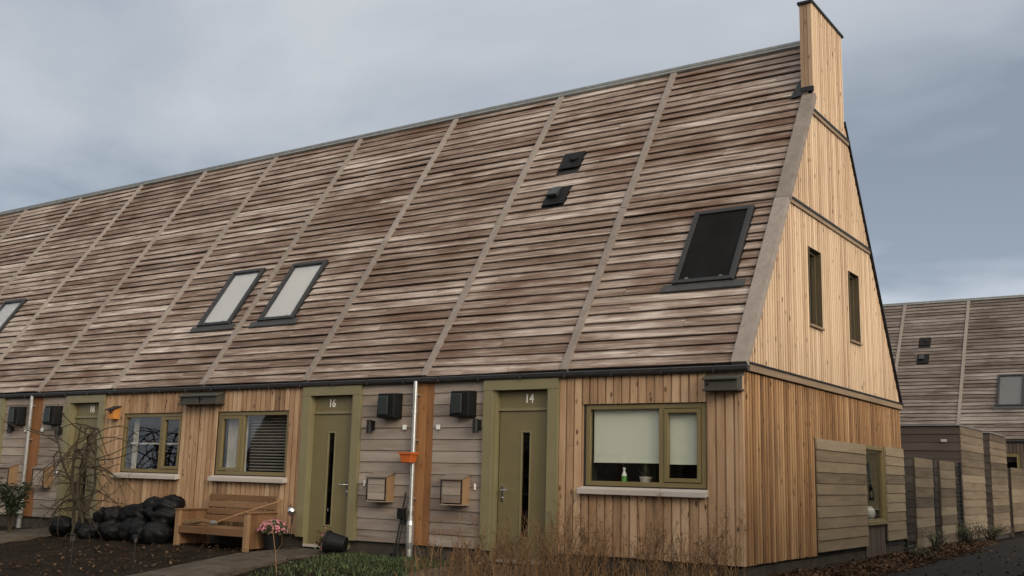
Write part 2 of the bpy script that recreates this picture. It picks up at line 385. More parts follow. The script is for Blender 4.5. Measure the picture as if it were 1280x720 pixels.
def frame(mb, x0, x1, z0, z1, w, y0, y1, swap=False):
    B = (lambda a,b,c,d: mb.box(y0,y1,a,b,c,d,.5)) if swap else (lambda a,b,c,d: mb.box(a,b,y0,y1,c,d,.5))
    B(x0, x0+w, z0, z1); B(x1-w, x1, z0, z1); B(x0+w, x1-w, z0, z0+w); B(x0+w, x1-w, z1-w, z1)

HW = 5.2
def make_house(base, label, m=1, number=None, ddx=0., wdx=0., end=False, pipe=False, skylight='white', vents=False, sky_dx=0., win='dark', group='timber terraced houses', full=True, batx=None, clad='front_boards', rot=0, roof_mat='roof_boards'):
    """template: a house running from x=-5.2 to 0, front wall at y=0; m=-1 mirrors it"""
    H = empty('terraced_house', base, label, 'house', group)
    X0 = 0 if m == 1 else -HW
    H.rotation_euler = (0, 0, rot)
    new = lambda: MB(m, X0)
    D0, D1 = -4.02+ddx, -2.72+ddx            # door surround
    W0, W1 = -2.31+wdx, -.50+wdx             # window
    WZ0, WZ1 = .895, 2.015
    xl, xr = -HW, 0
    # walls behind the cladding, plinth
    dop = (D0+.205, D1-.17, -.3, 2.245); wop = (W0+.01, W1-.01, WZ0+.01, WZ1-.01)
    mb = new(); wall_grid(mb, xl, xr-(.04 if end else 0), -.05, 2.40, .012, .22, [dop, wop])
    mb.box(xl, xr-.3 if end else xr, DEPTH-.22, DEPTH-.02, -.3, 2.40, .5)
    mb.box(xl, xl+.1, .22, DEPTH-.22, -.3, 2.4, .5)
    if not end: mb.box(xr-.1, xr, .22, DEPTH-.22, -.3, 2.4, .5)
    mb.build('wall', 'membrane', H)
    mb = new(); wall_grid(mb, xl, xr-(.02 if end else 0), -.75, -.05, .035, .24, [(D0+.205, D1-.17, -.21, 0)]); mb.build('plinth', 'plinth_concrete', H)
    mb = new(); mb.box(xl+.1, xr-.1, .24, DEPTH-.24, -.1, -.02, .5); mb.box(xl+.1, xr-.1, .24, DEPTH-.24, 2.32, 2.4, .5); mb.box(xl+.1, xr-.1, 2.6, 2.7, -.02, 2.32, .5)
    mb.build('interior', 'interior', H)
    # cladding
    mb = new(); uprights(mb, D1+.004, xr-(.1 if end else 0), -.02, 2.42, [(W0,W1,WZ0-.1,WZ1)], .122, .83, .026, .0, split=.18)
    mb.build('upright_cladding', clad, H)
    hl = xl+(.21 if pipe else .155)
    mb = new(); laps(mb, hl, D0-.004, -.055, 2.41, 14); mb.build('horizontal_cladding', 'grey_boards', H)
    if pipe:
        mb = new()
        mb.box(-5.355, -5.275, -.008, .01, -.06, 2.41); mb.box(-5.27, -5.135, -.012, .01, -.06, 2.41); mb.box(-5.13, -4.993, -.008, .01, -.06, 2.41)
        mb.build('party_post', 'orange_wood', H, bevel=.003)
        mb = new()
        mb.tube([(-5.305,-.085,2.42),(-5.305,-.085,.35)], .036, 12, .4); mb.tube([(-5.305,-.085,1.93),(-5.305,-.085,1.97)], .044, 12, .5)
        mb.tube([(-5.305,-.085,.44),(-5.305,-.085,.52)], .046, 12, .5); mb.tube([(-5.305,-.085,.36),(-5.305,-.085,.30)], .05, 12, .5)
        mb.tube([(-5.305,-.085,.30),(-5.305,-.085,.24),(-5.305,-.085,-.02),(-5.305,-.085,-.12),(-5.305,-.085,-.34)], [.052,.064,.064,.048,.048], 12, .4)
        for z in (.62, 1.5, 2.2): mb.box(-5.35, -5.26, -.085, -.01, z, z+.025, .3)
        mb.build('downpipe', 'galvanised', H, smooth=False)
    # door portal
    fr = new()
    fr.box(D0, D0+.165, -.07, .03, -.06, 2.24, .5); fr.box(D1-.175, D1, -.07, .03, -.06, 2.24, .5)
    fr.box(D0-.002, D1+.002, -.072, .03, 2.243, 2.398, .5)
    fr.box(D0+.165, D0+.21, -.035, .2, -.19, 2.24, .5); fr.box(D1-.178, D1-.174, -.05, .2, -.19, 2.24, .5)
    fr.box(D0+.21, D1-.178, .03, .17, 1.945, 1.985, .4)
    fr.box(D0+.21, D1-.178, -.01, .19, -.21, -.155, .6)
    fr.build('door_surround', 'olive_frame', H, bevel=.004)
    tr = new(); tr.box(D0+.21, D1-.178, .06, .10, 1.985, 2.24, .5); tr.build('transom_panel', 'olive_paint', H, bevel=.003)
    LX0, LX1 = D0+.232, D1-.186
    sx0, sx1 = D0+.63, D0+.765
    lf = new(); wall_grid(lf, LX0, LX1, -.15, 1.938, .055, .105, [(sx0, sx1, .15, 1.635)]); 
    door = lf.build('door', 'olive_paint', H)
    bd = new(); frame(bd, sx0-.022, sx1+.022, .128, 1.657, .024, .046, .06); bd.build('glazing_bead', 'olive_frame', door)
    gp = new(); gp.box(sx0, sx1, .075, .085, .15, 1.635, .5); gp.build('door_glass', 'dark_glass', door)
    bk = new(); bk.box(sx0-.01, sx1+.01, .112, .118, .14, 1.645, .5); bk.build('door_glass_backing', 'black_fabric', door)
    hd = new(); hx = LX0+.075
    hd.box(hx-.02, hx+.02, .04, .056, .64, .86, .5); hd.tube([(hx,.05,.80),(hx,-.005,.80),(hx+.02,-.012,.80),(hx+.12,-.012,.80)], .011, 8, .5)
    hd.tube([(hx,.045,.69),(hx,.028,.69)], .016, 10, .5)
    hd.build('handle', 'chrome', door, bevel=.002)
    st = new(); st.box(D0+.19, D1-.16, -.045, .035, -.21, -.17, .5); st.build('threshold', 'sill_wood', H, bevel=.004)
    if number:
        text_mesh(number, .19, 'house_number', 'number_white', H, (X0+m*(D0+.735), .056, 2.115), sx=.85)
    # window
    wf = new(); xm = W0+1.165
    frame(wf, W0+.012, W1-.012, WZ0+.012, WZ1-.012, .062, .006, .075)
    wf.box(xm-.035, xm+.035, .006, .075, WZ0+.074, WZ1-.074, .5)
    w = wf.build('window', 'window_olive', H, bevel=.004)
    sh = new(); frame(sh, xm+.042, W1-.082, WZ0+.082, WZ1-.082, .052, -.006, .06); sh.build('sash', 'window_olive', w, bevel=.004)
    pn = new(); pn.box(W0+.074, xm-.035, .035, .041, WZ0+.074, WZ1-.074, .5); pn.box(xm+.09, W1-.13, .035, .041, WZ0+.13, WZ1-.13, .5); pn.build('pane', 'glass', w)
    sl = new(); sl.hexa([(W0-.055,-.125,.79),(W1+.03,-.125,.79),(W1+.03,.005,.805),(W0-.055,.005,.805),(W0-.055,-.125,.862),(W1+.03,-.125,.862),(W1+.03,.005,.893),(W0-.055,.005,.893)], .5)
    sl.build('sill', 'sill_wood', w, bevel=.006)
    iw = new(); frame(iw, W0-.02, W1+.02, WZ0-.02, WZ1+.02, .05, .22, .30); iw.box(W0, W1, .08, .34, WZ0-.02, WZ0+.02, .5); iw.build('inner_sill', 'interior', w)
    if win == 'blind':
        b = new(); b.box(W0+.09, xm-.045, .10, .104, 1.235, WZ1-.02, .5); b.box(xm+.075, W1-.09, .10, .104, 1.225, WZ1-.02, .5)
        b.box(W0+.09, xm-.045, .094, .112, 1.218, 1.236, .5); b.box(xm+.075, W1-.09, .094, .112, 1.208, 1.226, .5); b.build('blind', 'blind_fabric', w)
    elif win == 'reflection_slats':
        b = new()
        for k in range(20):
            z = WZ0+.1+k*.052; b.hexa([(W0+.08,.16,z),(xm-.05,.16,z),(xm-.05,.185,z+.022),(W0+.08,.185,z+.022),(W0+.08,.16,z+.003),(xm-.05,.16,z+.003),(xm-.05,.185,z+.025),(W0+.08,.185,z+.025)])
        b.build('blind', 'blind_and_reflection', w)  # grey slats modelled in place of the opposite row's boards reflected in the pane
        b = new(); n = 26
        for k in range(n):
            xa, xb = xm+.06+(W1-xm-.14)*k/n, xm+.06+(W1-xm-.14)*(k+1)/n
            ya, yb = .2+.018*math.sin(k*1.9), .2+.018*math.sin((k+1)*1.9)
            b.quad([(xa,ya,WZ0+.05),(xb,yb,WZ0+.05),(xb,yb,WZ1-.05),(xa,ya,WZ1-.05)], .5)
        b.build('curtain', 'curtain_cloth', w, smooth=True)
    elif win == 'rod':
        b = new(); b.box(W0+.15, xm-.05, .10, .118, 1.43, 1.46, .5); b.box(xm+.05, W1-.09, .10, .118, 1.43, 1.46, .5); b.build('curtain_rail', 'white_blind', w)
        b = new(); b.box(W0+.08, W0+.2, .2, .23, WZ0+.05, WZ1-.05, .5); b.build('curtain', 'curtain_cloth', w)
    # roof
    so = (-1.34+sky_dx, -.43+sky_dx, 1.50, 2.99)
    vt = [(-4.42, -3.99, 4.67, 5.09), (-4.41, -3.98, 3.72, 4.13)] if vents else []
    bat = batx or {0: (-5.2, -5.2), 1: (-2.63, -2.67 if not end else -2.74)}
    rb = new(); n = 40; p = (SL-.02)/n
    right = .0 if not end else -.06
    bays = [(-5.2, -5.2, bat[1][0], bat[1][1]), (bat[1][0], bat[1][1], right, right)]
    for bi, (ba0, ba1, bb0, bb1) in enumerate(bays):
        for i in range(n):
            s0 = i*p; t0, t1 = ru(-.016,.016), ru(-.016,.016); sm = s0+p/2
            xa, xb = ba0+(ba1-ba0)*sm/SL, bb0+(bb1-bb0)*sm/SL
            sp = [(xa, xb)]
            for o in ([so]+vt):
                if s0+p*.85 > o[2]-.06 and s0+p*.2 < o[3]:
                    new_sp = []
                    for u, v in sp:
                        if o[1] <= u or o[0] >= v: new_sp.append((u, v)); continue
                        if o[0]-.02 > u: new_sp.append((u, o[0]-.02))
                        if o[1]+.02 < v: new_sp.append((o[1]+.02, v))
                    sp = new_sp
            r = rr(); up = ru(.0,.008); lift = ru(-.004,.009)
            if rr() < .4:
                c = ba0+(bb0-ba0)*ru(.2,.8); sp = [q for u, v in sp for q in ([(u, c-.003), (c+.003, v)] if u+.1 < c < v-.1 else [(u, v)])]
            for u, v in sp:
                r = min(1, max(0, r+ru(-.3,.3))); lift += ru(-.003,.003)
                fa = (u-xa)/(xb-xa); fb = (v-xa)/(xb-xa)
                ta, tb = t0+(t1-t0)*fa, t0+(t1-t0)*fb
                o_ = p*ru(.97, 1.03)
                a0, a1, b0, b1 = s0+ta, s0+tb, min(s0+o_+ta*.6, SL-.01), min(s0+o_+tb*.6, SL-.01)
                hi, lo = .039+lift, .004+up
                rb.hexa([roof(u,a0,hi-.024),roof(v,a1,hi-.024),roof(v,b1,lo-.012),roof(u,b0,lo-.012),roof(u,a0,hi),roof(v,a1,hi),roof(v,b1,lo),roof(u,b0,lo)], r)
    rf = rb.build('roof', roof_mat, H)
    ud = new(); xe = xr-(.01 if end else 0)
    ud.hexa([roof(xl,-.02,-.06),roof(xe,-.02,-.06),roof(xe,SL,-.06),roof(xl,SL,-.06),roof(xl,-.02,-.012),roof(xe,-.02,-.012),roof(xe,SL,-.012),roof(xl,SL,-.012)], .5)
    ud.build('roof_underlay', 'membrane', rf)
    bk = new(); B = lambda x, s, q: (lambda t: (t[0], DEPTH-t[1], t[2]))(roof(x, s, q))
    bk.hexa([B(xl,-.02,-.06),B(xe,-.02,-.06),B(xe,SL,-.06),B(xl,SL,-.06),B(xl,-.02,-.004),B(xe,-.02,-.004),B(xe,SL,-.004),B(xl,SL,-.004)], .5)
    bk.build('rear_roof', roof_mat, H)
    def batten(xb, xt, w, n0=.0, n1=.062, stop=SL-.03):
        b = new(); cut = ru(3.1, 4.3)
        for s0, s1 in ((-.01, cut-.003), (cut+.003, stop)):
            x0_, x1_ = xb+(xt-xb)*s0/SL, xb+(xt-xb)*s1/SL; e = ru(-.006,.006)
            b.hexa([roof(x0_-w/2+e,s0,n0),roof(x0_+w/2+e,s0,n0),roof(x1_+w/2,s1,n0),roof(x1_-w/2,s1,n0),roof(x0_-w/2+e,s0,n1),roof(x0_+w/2+e,s0,n1),roof(x1_+w/2,s1,n1),roof(x1_-w/2,s1,n1)])
        return b.build('roof_batten', 'batten_wood', H, bevel=.004)
    batten(*(bat[0] if m == 1 else (0, 0)), .118); batten(*bat[1], .118)
    if end: batten(-.025, -.025, .215, -.03, .07, 5.53)
    rc = new(); e1 = xr if not end else -.16
    rbox(rc, xl, e1, SL-.045, SL+.075, .02, .075, .5)
    rc.box(xl, e1, YR-.06, YR+.14, ZR+.055, ZR+.105, .5); rc.build('ridge_cap', 'zinc', H, bevel=.006)
    gt = new(); ge = .11 if end else 0
    pr = [(-.02,2.472),(-.02,2.418),(-.04,2.396),(-.085,2.396),(-.108,2.418),(-.116,2.462),(-.104,2.472),(-.096,2.426),(-.08,2.408),(-.048,2.408),(-.034,2.426),(-.034,2.472)]
    for (ya, za), (yb, zb) in zip(pr, pr[1:]+pr[:1]): gt.quad([(xl,ya,za),(xr+ge,ya,za),(xr+ge,yb,zb),(xl,yb,zb)], .5)
    if end:
        a = [gt.pt((ge, y, z)) for y, z in pr[:6]+[(-.034,2.475)]]; gt.face(a, .5)
    for k in range(7): 
        gx = xl+.35+k*.75; gt.box(gx-.012, gx+.012, -.121, -.01, 2.392, 2.474, .2)
    gt.build('gutter', 'gutter_metal', H)
    fa = new(); fa.box(xl, xr+(.07 if end else 0), -.018, .02, 2.402, 2.47, .5); fa.build('fascia', 'membrane', H)
    # roof window
    x0, x1, s0, s1 = so
    f = new()
    rbox(f, x0, x0+.07, s0, s1, -.01, .088, .5); rbox(f, x1-.07, x1, s0, s1, -.01, .088, .5)
    rbox(f, x0+.07, x1-.07, s1-.075, s1, -.01, .094, .5); rbox(f, x0+.07, x1-.07, s0, s0+.065, -.01, .084, .5)
    rbox(f, x0-.012, x0+.02, s0-.01, s1+.012, .02, .085, .4); rbox(f, x1-.02, x1+.012, s0-.01, s1+.012, .02, .085, .4)
    sk = f.build('roof_window', 'frame_grey', H, bevel=.006)
    q = new(); rbox(q, x0+.07, x1-.07, s0+.065, s1-.075, .06, .068, .5)
    if skylight == 'black': 
        q.build('blackout_screen', 'black_fabric', sk)
        for xx in (x0+.17, x1-.22): k = new(); rbox(k, xx, xx+.05, s0+.07, s0+.085, .068, .085, .5); k.build('catch', 'zinc', sk)
    else:
        q.build('pane', 'glass', sk)
        q = new(); rbox(q, x0+.07, x1-.07, s0+.065, s1-.075, .022, .028, .5); q.build('blind', 'white_blind' if skylight == 'white' else 'grey_blind', sk)
        for xx in (x0+.17, x1-.22): k = new(); rbox(k, xx, xx+.04, s0+.07, s0+.082, .068, .078, .5); k.build('catch', 'black_metal', sk)
    fl = new(); rbox(fl, x0-.16, x1+.19, s0-.125, s0+.0, .047, .053, .5); fl.hexa([roof(x0-.16,s0-.135,.03),roof(x1+.19,s0-.135,.03),roof(x1+.19,s0-.125,.05),roof(x0-.16,s0-.125,.05),roof(x0-.16,s0-.135,.036),roof(x1+.19,s0-.135,.036),roof(x1+.19,s0-.125,.055),roof(x0-.16,s0-.125,.055)], .5)
    fl.build('flashing', 'lead_flashing', sk)
    for k, o in enumerate(vt):
        v = new(); rbox(v, o[0], o[1], o[2], o[3], .03, .05, .5)
        vo = v.build('roof_vent', 'black_plastic', H, bevel=.006)
        h = new()
        if k == 0:
            c = Vector(roof((o[0]+o[1])/2+.04, o[2]+.24, .05)); nn = Vector((0,-CZ,CY)); h.tube([c, c+nn*.035, c+nn*.05], [.085,.085,.06], 16, .5)
            h.build('vent_cap', 'black_plastic', vo)
        else:
            a, b, c, d = o[0]+.05, o[0]+.27, o[2]+.17, o[2]+.43
            h.hexa([roof(a,c,.05),roof(b,c,.05),roof(b,d,.05),roof(a,d,.05),roof(a,c,.14),roof(b,c,.14),roof(b-.02,d,.08),roof(a+.02,d,.08)], .9); h.build('vent_hood', 'grey_plastic', vo, bevel=.02)
    # small fixtures that belong to the wall
    if full:
        so_ = new(); so_.box(-4.915+ddx*.3, -4.845+ddx*.3, -.045, -.02, 1.675, 1.75, .5); so_.build('socket_box', 'white_plastic', H, bevel=.006)
        be = new(); be.box(-4.17+ddx, -4.14+ddx, -.04, -.02, .79, .88, .5); be.build('doorbell', 'white_plastic', H, bevel=.006)
    return H

def wx(m, base_x, x):    # template x -> world x
    return base_x+(x if m == 1 else -HW-x)

# ================================================================== the ground
def ground_z(x, y): return -.285-.11*min(max(-y-.9, 0), 4)
def make_ground():
    mb = MB(); 
    xs = [-400,-150,-60]+[-40+k*1.0 for k in range(20)]+[-20+k*.35 for k in range(75)]+[6.5,8,12,20,60,150,400]
    ys = [-400,-150,-60,-30,-16,-10]+[-6+k*.3 for k in range(22)]+[1+k*1. for k in range(28)]+[30,40,70,150,400]
    rg = random.Random(3)
    idx = {}
    for i, x in enumerate(xs):
        for j, y in enumerate(ys):
            near = -22 < x < 6 and -6 < y < .8
            z = ground_z(x, y)-.015+(rg.uniform(-.025,.03) if near else 0)
            if near and 0 < y: z -= .03
            idx[i,j] = mb.pt((x,y,z))
    for i in range(len(xs)-1):
        for j in range(len(ys)-1): mb.face([idx[i,j], idx[i+1,j], idx[i+1,j+1], idx[i,j+1]], .5)
    tag(mb.build('ground', 'soil', smooth=True), kind='structure')
make_ground()
def slabs(name, x0, x1, y0, y1, z, lx, ly, mat):
    mb = MB(); nx, ny = max(1, round((x1-x0)/lx)), max(1, round((y1-y0)/ly))
    for i in range(nx):
        for j in range(ny):
            a, b, c, d = x0+(x1-x0)*i/nx, x0+(x1-x0)*(i+1)/nx, y0+(y1-y0)*j/ny, y0+(y1-y0)*(j+1)/ny
            h = ru(-.006,.006); z1, z2 = z+ground_z(0,c)+.285, z+ground_z(0,d)+.285
            mb.hexa([(a+.004,c+.004,z1-.12),(b-.004,c+.004,z1-.12),(b-.004,d-.004,z2-.12),(a+.004,d-.004,z2-.12),(a+.004,c+.004,z1+h),(b-.004,c+.004,z1+ru(-.004,.004)+h),(b-.004,d-.004,z2+h),(a+.004,d-.004,z2+h)])
    return tag(mb.build(name, mat, bevel=.008), kind='structure')
slabs('path', -7.8, -6.65, -6.2, -.02, -.235, 1.4, 1.2, 'path_concrete')
slabs('path', -4.15, -2.75, -6.2, -.02, -.245, 1.4, 1.2, 'path_concrete')
slabs('path', -14.75, -13.2, -5.2, -.02, -.245, 1.6, 1.2, 'path_concrete')
def make_asphalt():
    mb = MB(); n = 40; pts = []
    for k in range(n+1):
        y = -14+k*1.4; w = .05*math.sin(y*.7)+.03*math.sin(y*2.3)
        l = .86-.035*max(0, y-4)+w
        pts.append((l, 2.35-.03*max(0,y-6)+w*.7, y))
    for (a,b,y),(c,d,y2) in zip(pts, pts[1:]):
        mb.hexa([(a,y,-1),(b,y,-1),(d,y2,-1),(c,y2,-1),(a,y,ground_z(a,y)+.028),(b,y,ground_z(a,y)+.028),(d,y2,ground_z(a,y2)+.028),(c,y2,ground_z(a,y2)+.028)], .5)
    tag(mb.build('asphalt_path', 'asphalt'), kind='structure')
    # bank of bark mulch between the gable and the path
    mb = MB(); rg = random.Random(5); G = {}
    ys = [-.6+.16*k for k in range(95)]; us = [0,.12,.25,.4,.55,.7,.85,1]
    for j, y in enumerate(ys):
        x0 = -.02 if y > .1 else .02
        x1 = .90-.035*max(0, y-4)
        for i, u in enumerate(us):
            x = x0+(x1-x0)*u
            z = -.215-.055*u+rg.uniform(-.022,.03)+.03*math.sin(y*1.3+u*3)
            if u == 1: z = -.27
            G[i,j] = mb.pt((x,y,z))
    for j in range(len(ys)-1):
        for i in range(len(us)-1): mb.face([G[i,j], G[i+1,j], G[i+1,j+1], G[i,j+1]], .5)
    tag(mb.build('mulch_bank', 'mulch', smooth=True, recalc=False), kind='structure')
make_asphalt()

# ================================================================== the near terrace
G14 = make_house((0,0,0), 'end terrace house numbered 14 with a tall timber gable and a pale blind', 1, '14', 0,0, True, True, 'black', True, 0, 'blind', batx={0:(-5.20,-5.16), 1:(-2.66,-2.76)})
G16 = make_house((-5.2,0,0), 'terraced house numbered 16 with a wooden bench under its window', -1, '16', .08, .02, False, False, 'white', False, -.04, 'reflection_slats')
G18 = make_house((-10.4,0,0), 'terraced house with bare branches over its door and black sacks under its window', 1, '18', -.10, .05, False, True, 'white', False, .08, 'rod')
G20 = make_house((-15.6,0,0), 'terraced house cut by the left edge of the photo beyond the second downpipe', -1, '20', 0, 0, False, False, 'white', False, -.25, 'dark')
G22 = make_house((-20.8,0,0), 'terraced house of which only the upper roof shows at the far left', 1, '22', 0, 0, False, True, 'white', False, 0, 'dark', full=False)

def make_gable(H):
    x_in = -.05
    top = lambda y: ZE+min(y, DEPTH-y)/CY*CZ - .02
    gw = [(2.66,3.23,3.365,4.56), (4.705,5.265,3.37,4.54)]
    lw = [(5.32,6.50,.37,1.665)]
    # backing
    mb = MB(); wall_grid(mb, .02, DEPTH-.02, -.05, 2.44, -.25, -.03, lw, swap=True)
    zs = [2.44,3.365,3.37,4.54,4.56,5.14,6.84,8.25]
    for z0, z1 in zip(zs, zs[1:]):
        y0a, y0b = max(.02,(z0-ZE)/CZ*CY+.05), (z1-ZE)/CZ*CY+.05
        ops = [o for o in gw if o[2] < (z0+z1)/2 < o[3]]
        cuts = [(y0a, y0b)]
        for o in ops: cuts += [(o[0],o[0]), (o[1],o[1])]
        cuts.append((DEPTH-y0a, DEPTH-y0b))
        for k in range(0, len(cuts), 2):
            (a0,a1),(b0,b1) = cuts[k], cuts[k+1]
            mb.hexa([(-.2,a0,z0),(-.03,a0,z0),(-.03,b0,z0),(-.2,b0,z0),(-.2,a1,z1),(-.03,a1,z1),(-.03,b1,z1),(-.2,b1,z1)], .5)
    mb.build('gable_wall', 'membrane', H)
    mb = MB(); mb.box(-.25, -.03, .1, 5.3, -.75, -.06, .5); mb.box(-.25, -.03, 6.52, DEPTH-.02, -.75, -.06, .5); mb.box(-.25, -.03, 5.3, 6.52, -.75, -.2, .5); mb.build('gable_plinth', 'plinth_concrete', H)
    # lowest tier, reaching down beside the slatted panels
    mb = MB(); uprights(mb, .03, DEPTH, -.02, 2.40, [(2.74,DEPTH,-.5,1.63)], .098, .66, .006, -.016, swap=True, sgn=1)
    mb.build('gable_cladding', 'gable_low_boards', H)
    for z0, z1, nm in ((2.53,5.10,'a'), (5.17,6.80,'b'), (6.87,8.30,'c')):
        mb = MB(); ya = max(.03, (z0-ZE)/CZ*CY)
        off = {'a':.014,'b':.024,'c':.034}[nm]
        t = (lambda y: top(y)) if nm != 'c' else (lambda y: max(top(y), 8.70) if 3.10 <= y <= 4.73 else top(y))
        if nm == 'c':
            uprights(mb, 3.10, 4.73, z0, 8.70, [], .098, .72, off, off-.02, swap=True, sgn=1)
            uprights(mb, ya, 3.10, z0, 8.3, [], .098, .72, off, off-.02, swap=True, sgn=1, top=top)
            uprights(mb, 4.73, DEPTH-ya, z0, 8.3, [], .098, .72, off, off-.02, swap=True, sgn=1, top=top)
        else:
            uprights(mb, ya, DEPTH-ya, z0, z1, [o for o in gw] if nm == 'a' else [], .098, .72, off, off-.02, swap=True, sgn=1, top=top, split=.1)
        mb.build('gable_cladding', 'gable_boards', H)
    # trims between the tiers
    mb = MB(); mb.box(-.02, .05, .0, DEPTH+.03, 2.415, 2.505, .5); mb.build('gable_trim', 'trim_wood', H, bevel=.004)
    mb = MB(); mb.box(-.02, .062, -.0, DEPTH+.04, 2.506, 2.535, .5)
    for z, x in ((5.10,.055), (6.80,.065)):
        y0 = (z-ZE)/CZ*CY; mb.box(-.02, x, y0+.02, DEPTH-y0-.0, z+.03, z+.07, .5)
    mb.build('gable_flashing', 'black_metal', H, bevel=.003)
    mb = MB()
    for z, x in ((5.10,.042), (6.80,.052)):
        y0 = (z-ZE)/CZ*CY; mb.box(-.02, x, y0+.03, DEPTH-y0-.02, z-.03, z+.03, .5)
    mb.build('gable_trim', 'trim_wood', H, bevel=.003)
    # rear verge
    mb = MB(); B = lambda x, s, q: (lambda t: (t[0], DEPTH-t[1], t[2]))(roof(x, s, q))
    mb.hexa([B(-.12,-.03,.0),B(.062,-.03,.0),B(.062,5.6,.0),B(-.12,5.6,.0),B(-.12,-.03,.026),B(.062,-.03,.026),B(.062,5.6,.026),B(-.12,5.6,.026)], .5); mb.build('rear_verge', 'black_metal', H)
    # corner boards
    mb = MB(); mb.box(-.098, -.052, -.03, .02, -.03, 2.40); mb.box(-.049, .012, -.034, .025, -.03, 2.40); mb.build('corner_board', 'front_boards', H, bevel=.004)
    # narrow upper windows
    for o in gw:
        f = MB(); frame(f, o[0]+.004, o[1]-.004, o[2]+.004, o[3]-.004, .05, -.14, -.05, swap=True)
        for a, b in ((o[0]-.0,o[0]+.012),(o[1]-.012,o[1]+.0)): f.box(-.05, .035, a, b, o[2], o[3], .5)
        f.box(-.05, .035, o[0], o[1], o[3]-.012, o[3], .5)
        w = f.build('gable_window', 'brown_frame', H, bevel=.003)
        s = MB(); s.box(-.13, -.11, o[0]+.05, o[1]-.05, o[2]+.05, o[3]-.05, .5); s.build('pane', 'dark_glass', w)
        s = MB(); s.box(-.05, .06, o[0]-.02, o[1]+.02, o[2]-.035, o[2], .5); s.build('sill', 'trim_wood', w, bevel=.004)
        s = MB(); s.box(-.6, -.58, o[0]-.3, o[1]+.3, o[2]-.3, o[3]+.3, .5); s.build('room_backing', 'interior', w)
    # slatted weather panels each side of the ground floor window
    for a, b, z0, z1, n in ((2.76,5.315,.015,1.67,10), (6.54,DEPTH-.0,.05,1.685,10)):
        mb = MB(); laps(mb, a, b, z0, z1, n, base=.026, proud=.018, swap=True, sgn=1)
        s = mb.build('slatted_panel', 'panel_boards', H)
        mb = MB(); mb.box(-.02, .014, a+.01, b-.01, z0+.01, z1-.01, .5); mb.build('panel_backing', 'membrane', s)
    o = lw[0]
    f = MB(); frame(f, o[0]+.01, o[1]-.01, o[2], o[3], .065, -.06, .012, swap=True); f.box(-.02, .04, o[1]-.03, o[1]-.0, o[2], o[3], .5); f.box(-.02, .05, o[0], o[1], o[2]-.03, o[2]+.03, .5)
    w = f.build('gable_window', 'window_olive', H, bevel=.004)
    s = MB(); s.box(-.03, -.024, o[0]+.06, o[1]-.07, o[2]+.06, o[3]-.06, .5); s.build('pane', 'glass', w)
    s = MB(); s.box(-.30, -.296, o[0], o[1], 1.46, o[3], .5); s.build('blind', 'blind_and_reflection', w)
    s = MB(); s.box(-.45, -.07, o[0]-.05, o[1]+.05, o[2]-.02, o[2]+.04, .5); s.build('inner_sill', 'interior', w)
    mb = MB(); uprights(mb, 5.32, 6.54, -.2, .335, [], .3, .94, -.01, -.02, swap=True, sgn=1); mb.build('spandrel_boards', 'brown_upright_boards', H)
    # parapet stub on the ridge
    mb = MB(); 
    mb.box(-.155, .012, 3.125, 4.70, 6.9, 8.69, .5); ch = mb.build('chimney', 'membrane', H)
    mb = MB(); xs = [-.165,-.105,-.045,.014]
    for a, b in zip(xs, xs[1:]): mb.box(a+.003, b-.003, 3.098, 3.124, 7.27, 8.70)
    mb.build('chimney_face', 'pilaster_boards', ch)
    mb = MB(); uprights(mb, 3.1, 4.72, 7.2, 8.70, [], .098, .6, .008, .0, swap=True, sgn=1); 
    for v in range(len(mb.v)): mb.v[v] = (-.16-mb.v[v][0], mb.v[v][1], mb.v[v][2])
    mb.build('chimney_rear_cladding', 'gable_boards', ch)
    mb = MB(); mb.box(-.195, .06, 3.06, 4.76, 8.70, 8.745, .5); mb.build('chimney_cap', 'black_metal', ch, bevel=.006)
    mb = MB()
    a = (3.05-.0)
    P = [(-.30,2.86,7.00),(-.30,3.10,7.34),(-.165,3.10,7.86),(-.165,3.02,7.20)]
    mb.hexa([roof(-.33,5.52,.045),roof(-.14,5.52,.045),roof(-.14,6.35,.045),roof(-.17,6.35,.045),roof(-.33,5.52,.055),roof(-.14,5.52,.075),roof(-.14,6.35,.075),roof(-.17,6.35,.055)], .5)
    mb.box(-.175, .04, 3.06, 3.10, 7.19, 7.27, .5)
    mb.build('chimney_flashing', 'black_metal', ch)
make_gable(G14)

# ------------------------------------------------------------------ fixtures on the fronts
def mailbox(x, z0, label, m):
    T = empty('mailbox', (x, -.03, z0), label, 'mailbox', 'wooden mailboxes by the doors')
    mb = MB()
    for k in range(3): mb.box(-.165, .165, -.20-.004*(k%2), -.18, .02+k*.115, .02+(k+1)*.115-.004)
    mb.build('front_boards', 'grey_boards', T, bevel=.003)
    for s in (-1, 1):
        e = MB(); xx = .165*s; a, b = (xx-.02, xx) if s > 0 else (xx, xx+.02)
        if s > 0: a, b = a+.022, b+.022
        else: a, b = a-.022, b-.022
        e.hexa([(a,-.185,0),(b,-.185,0),(b,.01,0),(a,.01,0),(a,-.185,.365),(b,-.185,.365),(b,.01,.42),(a,.01,.42)]); e.build('end_board', 'box_end_wood', T, bevel=.003)
    bt = MB(); bt.box(-.187, .187, -.2, .01, -.012, .0, .5); bt.build('bottom_board', 'box_wood', T)
    r = MB(); r.hexa([(-.205,-.235,.352),(.205,-.235,.352),(.205,.012,.432),(-.205,.012,.432),(-.205,-.235,.372),(.205,-.235,.372),(.205,.012,.452),(-.205,.012,.452)], .5); r.build('lid', 'sill_dark_wood', T, bevel=.003)
    for s in (-1, 1): st = MB(); st.box(s*.19-.004+.002*s, s*.19+.004+.002*s, -.205, -.19, 0, .36, .5); st.build('edge_strip', 'black_metal', T)
